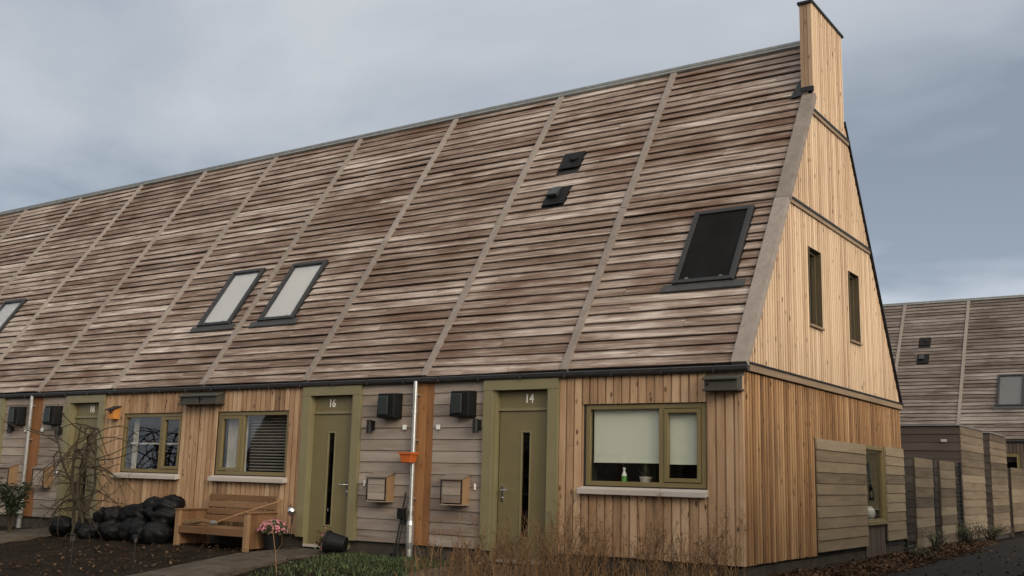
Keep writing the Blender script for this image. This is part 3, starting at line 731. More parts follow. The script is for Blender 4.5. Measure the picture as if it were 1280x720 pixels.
def cowl(x, z, label):
    T = empty('ventilation_cowl', (x, -.02, z), label, 'vent', 'black ventilation cowls')
    mb = MB(); mb.hexa([(-.175,-.20,-.19),(.175,-.20,-.19),(.185,.01,-.20),(-.185,.01,-.20),(-.165,-.19,.19),(.165,-.19,.19),(.185,.01,.20),(-.185,.01,.20)], .5); mb.build('housing', 'black_plastic', T, bevel=.015)
    f = MB(); f.box(-.13, .06, -.225, -.195, -.15, .15, .5); f.build('front_cover', 'grey_plastic', T, bevel=.02)
def wall_lamp(x, z, label):
    T = empty('wall_lamp', (x, -.02, z), label, 'lamp', 'up and down wall lamps')
    mb = MB(); mb.box(-.045, .045, -.03, .005, -.06, .09, .5); mb.build('back_plate', 'black_metal', T, bevel=.004)
    mb = MB(); mb.tube([(.0,-.085,-.11),(.0,-.085,.10)], .045, 16, .5); mb.box(-.02,.02,-.06,-.03,-.02,.03,.5); mb.build('lamp_body', 'black_metal', T)
def swift_box(x0, x1, label, n=1):
    T = empty('nest_box', ((x0+x1)/2, -.03, 2.16), label, 'nest box', 'nest boxes under the eaves')
    w = (x1-x0)/2
    b = MB(); b.hexa([(-w+.02,-.17,0),(w-.02,-.17,0),(w-.02,.02,0),(-w+.02,.02,0),(-w+.02,-.17,.13),(w-.02,-.17,.13),(w-.02,.02,.2),(-w+.02,.02,.2)], .5); b.build('box_body', 'dark_olive', T, bevel=.006)
    l = MB(); l.hexa([(-w,-.21,.115),(w,-.21,.115),(w,.02,.19),(-w,.02,.19),(-w,-.21,.145),(w,-.21,.145),(w,.02,.225),(-w,.02,.225)], .5); l.build('lid', 'dark_olive', T, bevel=.006)
    f = MB(); f.box(-w, w, -.195, .02, -.02, .004, .5); f.build('floor_board', 'dark_olive', T, bevel=.004)
    h = MB(); h.tube([(-w*.75,-.168,.065),(-w*.75,-.1745,.065)], .017, 10, .5); h.build('entrance_hole', 'black_fabric', T)
mailbox(-5.90, .575, 'wooden mailbox left of the downpipe, by door 16', -1)
mailbox(-4.44, .575, 'wooden mailbox right of the downpipe, by door 14', 1)
mailbox(-14.98, .56, 'wooden mailbox beside the door covered with bare branches', 1)
mailbox(-16.25, .56, 'wooden mailbox left of the leaning orange post at the left edge', -1)
cowl(-5.80, 2.045, 'black ventilation cowl above the mailbox by door 16'); cowl(-4.36, 2.05, 'black ventilation cowl above the mailbox by door 14')
cowl(-14.85, 2.0, 'black ventilation cowl partly behind the bare branches'); cowl(-16.15, 2.0, 'black ventilation cowl at the left edge above a striped lamp')
wall_lamp(-6.21, 1.73, 'black wall lamp just right of door 16'); wall_lamp(-4.12, 1.73, 'black wall lamp just left of door 14')
wall_lamp(-14.66, 1.68, 'black wall lamp behind the bare branches'); wall_lamp(-16.40, 1.75, 'wall lamp at the left edge beneath a black cowl')
swift_box(-.46, .03, 'single dark nest box under the eaves at the gable corner')
swift_box(-10.79, -10.25, 'left one of the two dark nest boxes joined above the bench wall'); swift_box(-10.235, -9.74, 'right one of the two dark nest boxes joined above the bench wall')
def orange_planter():
    T = empty('planter', (-5.30,-.20,1.165), 'small orange plastic planter clamped round the downpipe', 'planter')
    b = MB()
    def ring(w, d, z): return [(-w,-d,z),(w,-d,z),(w,d,z),(-w,d,z)]
    b.hexa(ring(.09,.07,0)+ring(.115,.085,.14), .5); b.build('trough', 'orange_plastic', T, bevel=.012)
    b = MB(); b.box(-.13,.13,-.098,-.076,.125,.16,.5); b.box(-.13,.13,.076,.092,.125,.16,.5); b.box(-.13,-.108,-.076,.076,.125,.16,.5); b.box(.108,.13,-.076,.076,.125,.16,.5); b.build('rim', 'orange_plastic', T, bevel=.004)
    b = MB(); b.box(-.107,.107,-.075,.075,.141,.147,.5); b.build('compost', 'soil', T)
orange_planter()
def orange_box():
    T = empty('bird_box', (-12.84,-.03,1.905), 'small orange bird box with a dark lid left of the window', 'bird box')
    b = MB(); b.hexa([(-.09,-.14,0),(.09,-.14,0),(.09,0,0),(-.09,0,0),(-.09,-.14,.17),(.09,-.14,.17),(.09,0,.23),(-.09,0,.23)], .5); b.build('box_body', 'orange_lid_wood', T, bevel=.004)
    b = MB(); b.hexa([(-.12,-.2,.16),(.12,-.2,.16),(.12,0,.24),(-.12,0,.24),(-.12,-.2,.18),(.12,-.2,.18),(.12,0,.26),(-.12,0,.26)], .5); b.build('lid', 'black_metal', T)
    b = MB(); b.tube([(0,-.139,.115),(0,-.144,.115)], .022, 10, .5); b.build('entrance_hole', 'black_fabric', T)
orange_box()
def tools():
    T = empty('garden_tool', (-5.46,-.16,-.3), 'dark long handled garden tool leaning beside the downpipe', 'garden tool')
    b = MB(); b.tube([(-.02,-.1,0),(.05,.07,1.02)], .014, 8, .5); b.build('shaft', 'black_metal', T)
    b = MB(); b.tube([(.06,-.13,0),(.07,.05,.8)], .012, 8, .5); b.build('shaft', 'black_metal', T)
    b = MB(); b.box(-.035,.085,-.03,.06,.62,.78,.5); b.box(0,.10,.0,.06,.54,.62,.5); b.build('clamp', 'black_plastic', T, bevel=.01)
    b = MB(); b.box(-.06,.03,-.13,-.07,-.0,.12,.5); b.build('foot', 'black_plastic', T, bevel=.01)
tools()
def sign_tag():
    pass

# ------------------------------------------------------------------ bench and the things on and around it
def bench():
    T = empty('bench', (-8.97,-.46,-.3), 'light wooden bench with solid panel arms below the window of house 16', 'bench')
    w, d = .88, .34
    for s in (-1, 1):
        b = MB(); x = s*(w-.03)
        for k in range(4): b.box(x-.025, x+.025, -d+.05+k*.155, -d+.05+(k+1)*.155-.003, .04, .60)
        b.build('arm_panel', 'bench_side_wood', T, bevel=.004)
        b = MB(); b.box(x-.045, x+.045, -d-.02, -d+.05, .0, .60); b.build('front_leg', 'box_end_wood', T, bevel=.005)
        b = MB(); b.box(x-.045, x+.045, d-.06, d+.01, .0, .84); b.build('rear_leg', 'box_end_wood', T, bevel=.005)
        b = MB(); b.box(x-.06, x+.06, -d-.035, d-.065, .601, .625); b.build('arm_cap', 'bench_side_wood', T, bevel=.005)
    b = MB()
    for k in range(4): b.box(-w+.06, w-.06, -d+.02+k*.155, -d+.02+k*.155+.145, .315, .345)
    b.build('seat', 'bench_wood', T, bevel=.004)
    b = MB(); b.box(-w+.06, w-.06, -d-.012, -d+.015, .23, .345); b.build('apron', 'bench_wood', T, bevel=.004)
    b = MB()
    for k in range(4):
        z = .42+k*.118; y = d-.12+.02*k; b.box(-w+.08, w-.03, y-.012, y+.012, z, z+.10)
    b.build('backrest', 'bench_wood', T, bevel=.004)
bench()
def broom():
    T = empty('broom', (-9.1,-.62,.06), 'straw broom lying across the seat of the bench', 'broom')
    b = MB(); b.tube([(.05,.0,.06),(.45,.05,.19),(1.28,.34,.47)], .014, 8, .5); b.build('handle', 'broom_wood', T)
    b = MB(); rg = random.Random(2)
    for k in range(170):
        a = Vector((.02,.0,.055))+Vector((0,rg.uniform(-.03,.03),rg.uniform(-.02,.02))); e = Vector((-.62+rg.uniform(-.06,.12), rg.uniform(-.14,.14)-.02, rg.uniform(.0,.07)))
        b.tube([a, (a+e)/2+Vector((0,rg.uniform(-.02,.02),.03)), e], [.004,.004,.002], 3, rg.random(), caps=False)
    b.build('bristles', 'straw', T)
    b = MB(); b.tube([(-.05,-.003,.05),(.06,0,.06)], [.042,.03], 10, .5); b.build('binding', 'zinc', T)
broom()
def flower_pot(name, loc, label, pr, fr_, tilt=0, seed=1, n=170):
    T = empty(name, loc, label, 'potted flowers'); rg = random.Random(seed)
    T.rotation_euler = tilt if tilt else (0,0,0)
    b = MB(); b.lathe([(pr*.72,0),(pr*.95,pr*1.35),(pr*1.04,pr*1.36),(pr*1.04,pr*1.55),(pr*.93,pr*1.55),(pr*.9,pr*1.3)], (0,0,0), 24); b.build('pot', 'black_plastic', T)
    f, g = MB(), MB()
    for k in range(n*3):
        th = rg.uniform(0,6.283); ph = math.acos(rg.uniform(-.12,1)); q = fr_*rg.uniform(.72,.97)
        c = Vector((math.sin(ph)*math.cos(th), math.sin(ph)*math.sin(th), math.cos(ph)*.82))*q+Vector((0,0,pr*1.5))
        u = Vector((rg.uniform(-1,1),rg.uniform(-1,1),rg.uniform(-1,1))).normalized(); v = u.cross(Vector((rg.uniform(-1,1),rg.uniform(-1,1),rg.uniform(-1,1)))).normalized(); s = rg.uniform(.02,.035)
        g.quad([c-u*s, c+v*s*.5, c+u*s, c-v*s*.5])
    for k in range(n):
        th = rg.uniform(0,6.283); ph = math.acos(rg.uniform(.02,1)); q = fr_*rg.uniform(.93,1.07)
        d = Vector((math.sin(ph)*math.cos(th), math.sin(ph)*math.sin(th), math.cos(ph)*.82)); c = d*q+Vector((0,0,pr*1.5)); d.normalize()
        a = d.cross(Vector((.2,.3,.9))).normalized(); e = d.cross(a); r0 = rg.uniform(.018,.028); r = rg.random()
        ctr = f.pt(c+d*.006); m_ = 10; ring = [f.pt(c+(a*math.cos(6.283*j/m_)+e*math.sin(6.283*j/m_))*r0*(1 if j%2 else .62)+d*.014*(1 if j%2 else .2)) for j in range(m_)]
        for j in range(m_): f.face([ctr, ring[j], ring[(j+1)%m_]], r)
    g.build('foliage', 'shrub_leaf', T, recalc=False); f.build('flowers', 'pink_petal', T, recalc=False)
flower_pot('flower_pot', (-7.83,-.48,-.245), 'round pink chrysanthemum in a black pot standing at the bench arm', .175, .245)
def fallen_pot():
    T = empty('fallen_flower_pot', (-6.32,-.42,-.10), 'black pot of pink flowers tipped over on its side below door 16', 'potted flowers'); rg = random.Random(9)
    b = MB(); b.lathe([(.12,-.02),(.16,.25),(.175,.255),(.175,.30),(.155,.30),(.15,.2)], (0,0,0), 22); p = b.build('pot', 'black_plastic', T)
    f, g = MB(), MB()
    for k in range(150):
        c = Vector((rg.gauss(0,.075), rg.gauss(0,.08), .30+abs(rg.gauss(.03,.06)))); u = Vector((rg.uniform(-1,1),rg.uniform(-1,1),rg.uniform(-1,1))).normalized(); v = u.cross(Vector((rg.random(),rg.random(),1))).normalized(); s = rg.uniform(.02,.035)
        (f if k%3 == 0 else g).quad([c-u*s, c+v*s*.6, c+u*s, c-v*s*.6])
    f.build('flowers', 'pink_petal', T, recalc=False); g.build('foliage', 'shrub_leaf', T, recalc=False)
    T.rotation_euler = (R(12), R(-82), R(12))
fallen_pot()
def mirror_ball():
    T = empty('garden_lamp', (-7.62,-.30,-.3), 'garden stake with a small silver ball head between bench and door 16', 'garden lamp')
    b = MB(); b.tube([(0,0,-.05),(0,0,.58)], .008, 8, .5); b.tube([(0,0,.40),(.06,-.02,.62)], .005, 6, .5); b.build('stake', 'black_metal', T)
    b = MB(); b.ball((0,0,.65), .078, 10, r=.5); b.build('ball', 'chrome', T, smooth=True)
    b = MB(); b.tube([(.0,.0,.58),(.0,.0,.6)], .03, 10, .5); b.build('collar', 'black_metal', T)
mirror_ball()
def stake_lamp(loc, label, h):
    T = empty('stake_lamp', loc, label, 'garden lamp', 'solar stake lamps')
    b = MB(); b.tube([(0,0,-.05),(0,0,h-.09)], .011, 8, .5); b.build('stake', 'black_metal', T)
    b = MB(); b.tube([(0,0,h-.09),(0,0,h-.02)], .026, 12, .5); b.build('lens', 'white_plastic' if False else 'chrome', T)
    b = MB(); b.lathe([(.046,0),(.05,.012),(.02,.03)], (0,0,h-.02), 14); b.build('cap', 'black_plastic', T)
stake_lamp((-8.69,-3.5,-.57), 'solar stake lamp nearest the left edge of the front bed', .60)
stake_lamp((-7.95,-3.0,-.515), 'solar stake lamp in front of the black sacks beside the path', .55)
def sacks():
    from mathutils import noise
    rg = random.Random(12)
    rows = [(-12.45,-.72,.22,-.14),(-12.15,-.85,.20,-.17),(-11.8,-.70,.24,-.12),(-11.45,-.80,.22,-.15),(-11.1,-.68,.25,-.12),(-10.78,-.8,.21,-.16),(-10.45,-.72,.25,-.12),
            (-12.3,-.45,.23,.06),(-11.95,-.48,.22,.10),(-11.62,-.42,.24,.13),(-11.25,-.46,.23,.17),(-10.9,-.42,.22,.20),(-10.55,-.50,.22,.12),
            (-11.05,-.36,.17,.33),(-10.62,-.36,.25,.32)]
    def one(r, seed, sq):
        b = MB(); b.ball((0,0,0), r, 22, sq, .05, seed=seed); o3 = Vector((seed*3.1, seed*1.7, 0))
        for i, p in enumerate(b.v):
            v = Vector(p); d = v.normalized()
            k = abs(noise.noise(v*7+o3))*.20+abs(noise.noise(v*15+o3))*.09+noise.noise(v*3+o3)*.22
            b.v[i] = tuple(v+d*r*(k-.10))
        return b
    for k, (x, y, r, z) in enumerate(rows):
        o = one(r*1.0, k+20, (1.15,.9,.85)).build('sack', 'black_sack', smooth=True, loc=(x,y,z)); o.rotation_euler = (rg.uniform(-.3,.3),rg.uniform(-.3,.3),rg.uniform(0,3))
        top = k == 14
        tag(o, 'topmost black sack of the heap beside the bench' if top else 'lumpy black sack in the heap under the window left of the bench', 'sack', 'black sacks heaped under the window')
    tag(one(.26, 50, (1.3,.9,.75)).build('sack', 'black_sack', smooth=True, loc=(-13.05,-.85,-.12)), 'single low black lump lying before the branch covered door', 'sack', 'black sacks heaped under the window')
sacks()

# ------------------------------------------------------------------ plants
def climber():
    T = empty('bare_shrub', (-12.45,-.85,-.3), 'leafless tangled shrub arching in front of the leftmost olive door', 'shrub'); rg = random.Random(4)
    tr = MB(); br = MB(); lf = MB()
    tips = []
    for k in range(5):
        p = Vector((rg.uniform(-.16,.16), rg.uniform(-.05,.05), -.05)); pts = [p.copy()]; d = Vector((-.05+.08*k,0,1))
        for s in range(14):
            d += Vector((rg.uniform(-.25,.25), rg.uniform(-.15,.15), .1)); d.normalize(); p = p+d*.15; pts.append(p.copy())
        tr.tube(pts, [.036-.0016*i for i in range(len(pts))], 7, rg.random()); tips += pts[3:]
    for k in range(75):
        p = rg.choice(tips).copy(); a = rg.uniform(0,6.283)
        d = Vector((math.cos(a)*1.4, math.sin(a)*.45, rg.uniform(-.2,.5))).normalized(); n = rg.randint(7,14); pts = [p.copy()]
        curl = Vector((rg.uniform(-.2,.2), rg.uniform(-.1,.1), rg.uniform(-.28,.08)))
        for s in range(n):
            d = (d+curl+Vector((rg.uniform(-.22,.22),rg.uniform(-.15,.15),rg.uniform(-.15,.15)))).normalized(); p = p+d*.10; pts.append(p.copy())
            if rg.random() < .3:
                e = (d+Vector((rg.uniform(-1,1),rg.uniform(-.6,.6),rg.uniform(-.5,.8)))).normalized()*rg.uniform(.1,.3)
                br.tube([p, p+e*.5+Vector((0,0,.02)), p+e], [.004,.003,.002], 4, rg.random(), caps=False)
            if rg.random() < .10:
                u = Vector((rg.uniform(-1,1),rg.uniform(-1,1),rg.uniform(-1,1))).normalized()*.03; v = u.cross(Vector((.3,.2,.9)))*.6; lf.quad([p-u,p+v,p+u,p-v])
        br.tube(pts, [max(.004,.0135-.0008*i) for i in range(len(pts))], 5, rg.random(), caps=False)
    tr.build('trunk', 'branch_bark', T); br.build('branches', 'branch_bark', T, recalc=False); lf.build('withered_leaves', 'dead_leaf', T, recalc=False)
climber()
def leafy(name, loc, label, h, w, n, mat, ls, seed, stems=7):
    T = empty(name, loc, label, 'shrub'); rg = random.Random(seed); st, lf = MB(), MB()
    for k in range(stems):
        a = rg.uniform(0,6.283); e = Vector((math.cos(a)*w*rg.uniform(.3,.95), math.sin(a)*w*rg.uniform(.3,.8), h*rg.uniform(.65,1))); mid = e*.5+Vector((-e.x*.15,-e.y*.15,h*.1))
        st.tube([(0,0,-.05), mid, e], [.012,.009,.004], 5, rg.random())
        for j in range(n//stems):
            t = rg.uniform(.3,1.02); p = (mid*(2*t) if t < .5 else mid+(e-mid)*(2*t-1))+Vector((rg.gauss(0,.05),rg.gauss(0,.05),rg.gauss(0,.05)))
            b = rg.uniform(0,6.283); d = Vector((math.cos(b),math.sin(b),rg.uniform(-.5,.5))).normalized(); s = d.cross(Vector((0,0,1))).normalized(); l = ls*rg.uniform(.7,1.2); r = rg.random()
            q = [p, p+d*l*.5+s*l*.2+Vector((0,0,.01)), p+d*l+Vector((0,0,-l*.2)), p+d*l*.5-s*l*.2+Vector((0,0,.01))]
            lf.quad(q, r)
    st.build('stems', 'branch_bark', T); lf.build('foliage', mat, T, recalc=False)
leafy('leafy_shrub', (-14.25,-1.15,-.3), 'dark leafy evergreen shrub at the left edge before the orange post', 1.0, .62, 420, 'dark_leaf', .13, 3, 14)
leafy('small_shrub', (.28,8.9,-.26), 'low scrubby plant at the foot of the first fence panel', .42, .4, 420, 'shrub_leaf', .05, 6, 16)
leafy('small_shrub', (.22,12.4,-.28), 'wider dark weed clump at the foot of the fence before the shed', .55, .6, 600, 'shrub_leaf', .06, 8, 20)
leafy('small_shrub', (.30,14.6,-.28), 'dark weed clump growing against the larger shed panel', .45, .7, 520, 'shrub_leaf', .06, 10, 20)
leafy('small_shrub', (.45,6.9,-.26), 'flat tuft of weeds in the mulch near the gable rear corner', .2, .35, 300, 'shrub_leaf', .05, 11, 14)

def weeds():
    rg = random.Random(21); st, sd = MB(), MB()
    clumps = [(rg.uniform(-3.5,.1), rg.uniform(-2.3,-.3), rg.uniform(.55,1.25)) for _ in range(26)]+[(-2.4,-.6,1.3),(-1.0,-.5,1.3),(-.35,-.7,1.25),(-3.05,-1.3,1.2),(-1.9,-.9,1.1)]
    for k in range(330):
        cx, cy, ch = rg.choice(clumps); x, y = cx+rg.gauss(0,.13), cy+rg.gauss(0,.12)
        if x > .15 or y > -.1: continue
        h = ch*rg.uniform(.38,.86)
        if x < -2.7: h *= .85
        lean = Vector((rg.gauss(0,.13), rg.gauss(0,.13), 0)); p0 = Vector((x,y,ground_z(x,y))); pts = [p0, p0+lean*.3*h/.6+Vector((0,0,h*.5)), p0+lean*h/.6+Vector((0,0,h))]
        r = rg.random(); st.tube(pts, [.0045,.0035,.002], 4, r, caps=False); leafy_ = rg.random()
        for j in range(rg.randint(4,11)):
            t = rg.uniform(.35,1); b = pts[0]+(pts[1]-pts[0])*2*t if t < .5 else pts[1]+(pts[2]-pts[1])*(2*t-1)
            e = Vector((rg.uniform(-1,1),rg.uniform(-1,1),rg.uniform(.6,2))).normalized()*rg.uniform(.06,.24)*(1.25-t*.6)
            st.tube([b, b+e*.6, b+e+Vector((0,0,.01))], [.0025,.002,.0015], 3, r, caps=False)
            for q in range(rg.randint(1,8) if leafy_ > .35 else 1):
                c = b+e*rg.uniform(.4,1.05)+Vector((rg.gauss(0,.012),rg.gauss(0,.012),rg.gauss(0,.012))); u = Vector((rg.uniform(-1,1),rg.uniform(-1,1),rg.uniform(-1,1))).normalized()*rg.uniform(.005,.014); v = u.cross(Vector((rg.random(),rg.random(),rg.random()))).normalized()*u.length*.6
                sd.quad([c-u,c+v,c+u,c-v])
    # leaning grass blades low down
    for k in range(1300):
        x, y = rg.uniform(-3.6,.2), rg.uniform(-2.6,-.2); a = rg.uniform(0,6.283); h = rg.uniform(.12,.38); w = .006
        s = Vector((math.sin(a),-math.cos(a),0))*w; e = Vector((math.cos(a),math.sin(a),0))*h*rg.uniform(.2,.9); p = Vector((x,y,ground_z(x,y)))
        st.quad([p-s,p+s,p+e*.4+s*.8+Vector((0,0,h*.7)),p+e*.4-s*.8+Vector((0,0,h*.7))], r := rg.random()); q = p+e*.4+Vector((0,0,h*.7))
        st.quad([q-s*.8,q+s*.8,p+e+s*.1+Vector((0,0,h*.85)),p+e-s*.1+Vector((0,0,h*.85))], r)
    o = st.build('dry_weeds', 'dry_stem', recalc=False); tag(o, 'tall dry brown weeds in front of the gable house window', 'weeds', kind='stuff')
    o = sd.build('seed_heads', 'seed_head', recalc=False); o.parent = bpy.data.objects['dry_weeds']
weeds()
def grass():
    rg = random.Random(31); g = MB()
    for k in range(9000):
        x, y = rg.uniform(-6.35,-4.12), -abs(rg.gauss(0,.9))-.12
        if y < -2.6 or (rg.random() < .35 and math.sin(x*5.1+1)*math.cos(y*4.3) > .2): continue
        a = rg.uniform(0,6.283); h = rg.uniform(.025,.085)*(1.5 if rg.random() < .08 else 1); s = Vector((math.sin(a),-math.cos(a),0))*rg.uniform(.003,.009); e = Vector((math.cos(a),math.sin(a),0))*h*rg.uniform(.1,.9); p = Vector((x,y,ground_z(x,y)-.005)); r = rg.random()
        g.quad([p-s,p+s,p+e*.4+s+Vector((0,0,h*.65)),p+e*.4-s+Vector((0,0,h*.65))], r); q = p+e*.4+Vector((0,0,h*.65))
        g.quad([q-s,q+s,p+e+s*.1+Vector((0,0,h*.9)),p+e-s*.1+Vector((0,0,h*.9))], r)
    for k in range(2600):
        x, y = rg.uniform(-6.5,-4.1), -abs(rg.gauss(0,.9))-.12
        if y < -2.7 or math.sin(x*3.3+.5)*math.cos(y*3.9+1) > .45: continue
        z = ground_z(x,y)+rg.uniform(.0,.05); a = rg.uniform(0,6.283); l = rg.uniform(.015,.04); d = Vector((math.cos(a),math.sin(a),rg.uniform(-.2,.5)))*l; q = d.cross(Vector((0,0,1))).normalized()*l*.45; p = Vector((x,y,z)); g.quad([p, p+d*.5+q, p+d, p+d*.5-q])
    tag(g.build('grass', 'grass_blade', recalc=False), 'short green grass below the cladding between the two doors', 'grass', kind='stuff')
    l = MB()
    def leaf(x, y, z):
        a = rg.uniform(0,6.283); s = rg.uniform(.018,.045); n = Vector((rg.gauss(0,.45),rg.gauss(0,.45),1)).normalized(); u = n.cross(Vector((math.cos(a),math.sin(a),.1))).normalized(); v = n.cross(u); c = Vector((x,y,z))
        l.quad([c-u*s, c-v*s*.55+n*.008, c+u*s, c+v*s*.55+n*.008])
    for k in range(2600):
        y = rg.uniform(.2,13); x = rg.uniform(.04,.95-.035*max(0,y-4)); 
        if rg.random() < .35 and y > 8: continue
        leaf(x, y, -.185-.06*x+rg.uniform(0,.04))
    for k in range(900): xx, yy = rg.uniform(-11,.6), rg.uniform(-4.8,-.2); leaf(xx, yy, ground_z(xx,yy)+.02+rg.uniform(0,.02))
    for k in range(160): leaf(rg.uniform(.9,2.2), rg.uniform(2,14), -.252)
    for k in range(900): leaf(2.3-.03*max(0,(yy := rg.uniform(2,13))-6)+rg.uniform(0,1.2), yy, -.262)
    tag(l.build('leaf_litter', 'dead_leaf', recalc=False), 'fallen brown leaves scattered along the mulch and beds', 'leaf litter', kind='stuff')
    # clods of earth in the front beds
    c = MB()
    for k in range(1300):
        x, y = rg.uniform(-13,-4.1), rg.uniform(-4.8,-.3)
        if -7.8 < x < -6.3: continue
        r = rg.uniform(.008,.03); n = 4; c.ball((x,y,ground_z(x,y)+rg.uniform(-.005,.02)), r, 3, (1,1,.7), .1, seed=k)
    for k in range(900):
        y = rg.uniform(.2,11); x = rg.uniform(.05,.9); c.ball((x,y,-.20-.06*x), rg.uniform(.008,.028), 3, (1.2,1,.6), .1, seed=k)
    tag(c.build('soil_clods', 'mulch', recalc=False), 'loose dark clods of earth over the beds', 'soil', kind='stuff')
grass()
def dry_stalk():
    T = MB(); T.tube([(0,0,-.02),(-.05,.0,.3),(-.13,0,.6),(-.2,.0,.8)], [.006,.005,.004,.002], 5, .9); T.tube([(-.05,0,.3),(.04,.02,.42),(.06,0,.55)], [.004,.003,.002], 4, .8)
    tag(T.build('dry_stalk', 'dry_stem', loc=(-5.95,-2.15,-.425)), 'lone bent dry stalk standing by the path to door 16', 'dry stalk')
dry_stalk()

# ------------------------------------------------------------------ things on the inner sills
b_ = empty('bottle', (-1.78,.16,.917), 'green and white soap bottle behind the window of house 14', 'bottle')
mb = MB(); mb.lathe([(.036,0),(.038,.02),(.038,.12),(.036,.125)], (0,0,0), 16); mb.build('green_label', 'bottle_green', b_, smooth=False)
mb = MB(); mb.lathe([(.036,.126),(.03,.16),(.014,.19),(.014,.21),(.02,.215),(.02,.24)], (0,0,0), 16); mb.build('bottle_top', 'bottle_white', b_)
p_ = empty('potted_plant', (-1.46,.17,.917), 'small plant in a cream pot behind the window of house 14', 'potted plant')
mb = MB(); mb.lathe([(.06,0),(.08,.1),(.086,.1),(.086,.125),(.074,.125)], (0,0,0), 18); mb.build('pot', 'pot_cream', p_)
mb = MB(); rg = random.Random(40)
for k in range(60):
    a = rg.uniform(0,6.28); d = Vector((math.cos(a)*rg.uniform(.02,.13),math.sin(a)*rg.uniform(.02,.08),rg.uniform(.03,.2))); s = d.cross(Vector((0,0,1))).normalized()*.014; q = Vector((0,0,.12)); mb.quad([q, q+d*.6+s, q+d, q+d*.6-s])
mb.build('foliage', 'shrub_leaf', p_, recalc=False)
mb = MB(); mb.box(-.07,.07,-.04,.04,0,.05,.5); tag(mb.build('sponge_dish', 'grey_plastic', loc=(-1.98,.16,.917), bevel=.012), 'low grey dish left of the soap bottle behind the window', 'dish')
v_ = MB(); v_.lathe([(.09,0),(.125,.06),(.13,.13),(.10,.2),(.06,.225)], (0,0,0), 20); tag(v_.build('vase', 'bottle_white', loc=(-.24,6.28,.412), smooth=True), 'rounded white pot on the sill inside the ground floor gable window', 'pot')

# ------------------------------------------------------------------ garden fence and sheds beyond the gable
def garden_fence():
    T = empty('garden_fence', (0,7.95,-.3), 'wire mesh garden fence with slatted timber panels behind the house', 'fence'); y0 = 7.95
    w = MB()
    for k in range(19): z = .08+k*.095; w.tube([(-.02,.0,z),(-.02,5.12,z)], .005, 5, .5)
    for k in range(26): w.tube([(-.028,.1+k*.2,.05),(-.028,.1+k*.2,1.82)], .0035, 4, .5)
    w.build('wire_mesh', 'wire', T)
    for yy in (.02, 2.42, 5.1):
        p = MB(); p.box(-.06,-.0,yy-.025,yy+.025,-.1,1.86,.5); p.build('post', 'black_metal', T, bevel=.004)
    for a, b in ((8.66,10.14),(10.80,12.25)):
        p = MB(); laps(p, a-y0, b-y0, .13, 1.85, 9, base=.02, proud=.014, swap=True, sgn=1); o = p.build('timber_panel', 'fence_boards', T)
        q = MB(); q.box(-.015,.008,a-y0+.01,b-y0-.01,.14,1.84,.5); q.build('panel_backing', 'dark_boards', o)
garden_fence()
def shed(y0, y1, x0, label, z1=2.39, n=14):
    T = empty('shed', (0,(y0+y1)/2,-.3), label, 'shed', 'flat roofed timber sheds'); h = z1+.3; d = (y1-y0)/2
    b = MB(); b.box(x0+.03, -.03, -d+.03, d-.03, 0, h-.02, .5); b.build('wall', 'membrane', T)
    b = MB(); laps(b, x0, -.0, .05, h, n, base=d-.02, proud=.02); b.build('front_cladding', 'dark_boards', T)
    b = MB(); laps(b, -d, d, .12, h, n, base=0, proud=.018, swap=True, sgn=1); b.build('end_panel', 'fence_boards', T)
    b = MB(); b.box(x0-.02, .03, -d-.03, d+.03, h+.002, h+.035, .5); b.build('roof', 'zinc', T, bevel=.006)
    return T
S1 = shed(13.12, 15.78, -2.6, 'larger dark timber shed with a slatted end panel, just behind the fence')
mb = MB(); mb.box(-.417,-.287,-1.365,-1.345,2.325,2.385,.5); mb.build('vent_grille', 'sill_wood', S1, bevel=.004)
shed(16.70, 19.05, -2.4, 'second timber shed with a slatted end panel farther along the path')
def low_fence():
    T = empty('boundary_fence', (0,19.5,-.3), 'low slatted timber fence past the second shed at the right edge', 'fence')
    p = MB(); laps(p, 0, 4.2, .12, 1.88, 9, base=.02, proud=.014, swap=True, sgn=1); p.build('timber_panel', 'fence_boards', T)
    for y in (.06, 2.1, 4.14):
        p = MB(); p.box(-.08,-.0,y-.04,y+.04,-.1,1.86,.5); p.build('post', 'dark_boards', T)
low_fence()

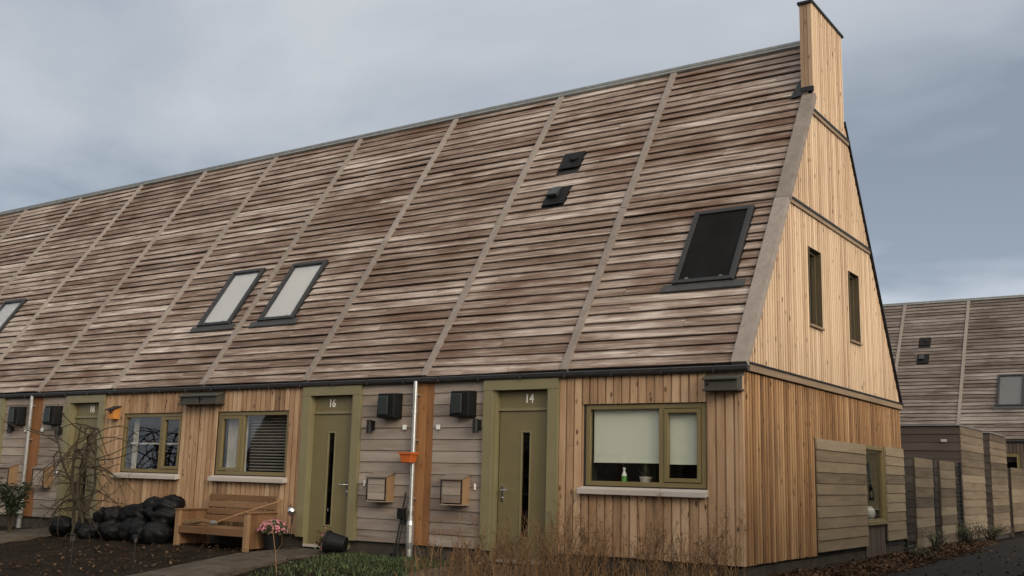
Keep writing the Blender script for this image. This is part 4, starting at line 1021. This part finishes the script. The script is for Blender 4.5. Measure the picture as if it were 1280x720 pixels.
# ------------------------------------------------------------------ the far terrace
FY, FZ = 29.1, .25
g2 = 'timber houses of the terrace beyond'
make_house((-.62,FY,FZ), 'far terraced house with two roof vents and one dark roof window in view', 1, None, 0,0, False, True, 'grey', True, 0, 'dark', g2, full=False, clad='brown_upright_boards', roof_mat='far_roof_boards')
make_house((-5.82,FY,FZ), 'far terraced house partly hidden behind the gable wall of house 14', -1, None, 0,0, False, False, 'grey', False, 0, 'dark', g2, full=False, clad='brown_upright_boards', roof_mat='far_roof_boards')
make_house((4.58,FY,FZ), 'far terraced house at the right edge behind the low fence', -1, None, 0,0, False, False, 'grey', False, 0, 'dark', g2, full=False, clad='brown_upright_boards', roof_mat='far_roof_boards')
for k in range(2): make_house((9.78+k*5.2,FY,FZ), 'far terraced house beyond the right edge of the photo', 1 if k == 0 else -1, None, 0,0, False, k == 0, 'grey', False, 0, 'dark', g2, full=False, clad='brown_upright_boards', roof_mat='far_roof_boards')

# ------------------------------------------------------------------ low occluders added out of view to the east, shading the lower gable
def occluder(x0, y0, y1, label):
    T = empty('occluder', (x0,(y0+y1)/2,-.3), label, 'occluder', 'added flat roofed occluders'); d = (y1-y0)/2; h = 3.5
    b = MB(); b.box(.03, 4, -d+.03, d-.03, 0, h-.02, .5); b.build('wall', 'membrane', T)
    b = MB(); laps(b, -d, d, .1, h, 19, base=0, proud=.02, swap=True); b.build('cladding', 'fence_boards', T)
    b = MB(); b.box(-.06, 4.06, -d-.05, d+.05, h+.002, h+.08, .5); b.build('roof', 'zinc', T, bevel=.006)
    b = MB(); laps(b, 0, 4, .1, h, 19, base=d-.02, proud=.02); b.build('end_cladding', 'dark_boards', T)
occluder(5.6, -6.5, 1.4, 'first flat roofed occluder added out of view to shade the gable'); occluder(5.6, 1.6, 9.5, 'second flat roofed occluder added out of view to shade the gable')
for k in range(9):
    make_house((-34.8+k*5.2,-23,-.6), 'terraced house of the opposite row, behind the viewpoint', 1 if k%2 else -1, None, 0,0, False, bool(k%2), 'grey', False, 0, 'dark', 'opposite terraced houses', full=False, clad='brown_upright_boards', rot=math.pi)
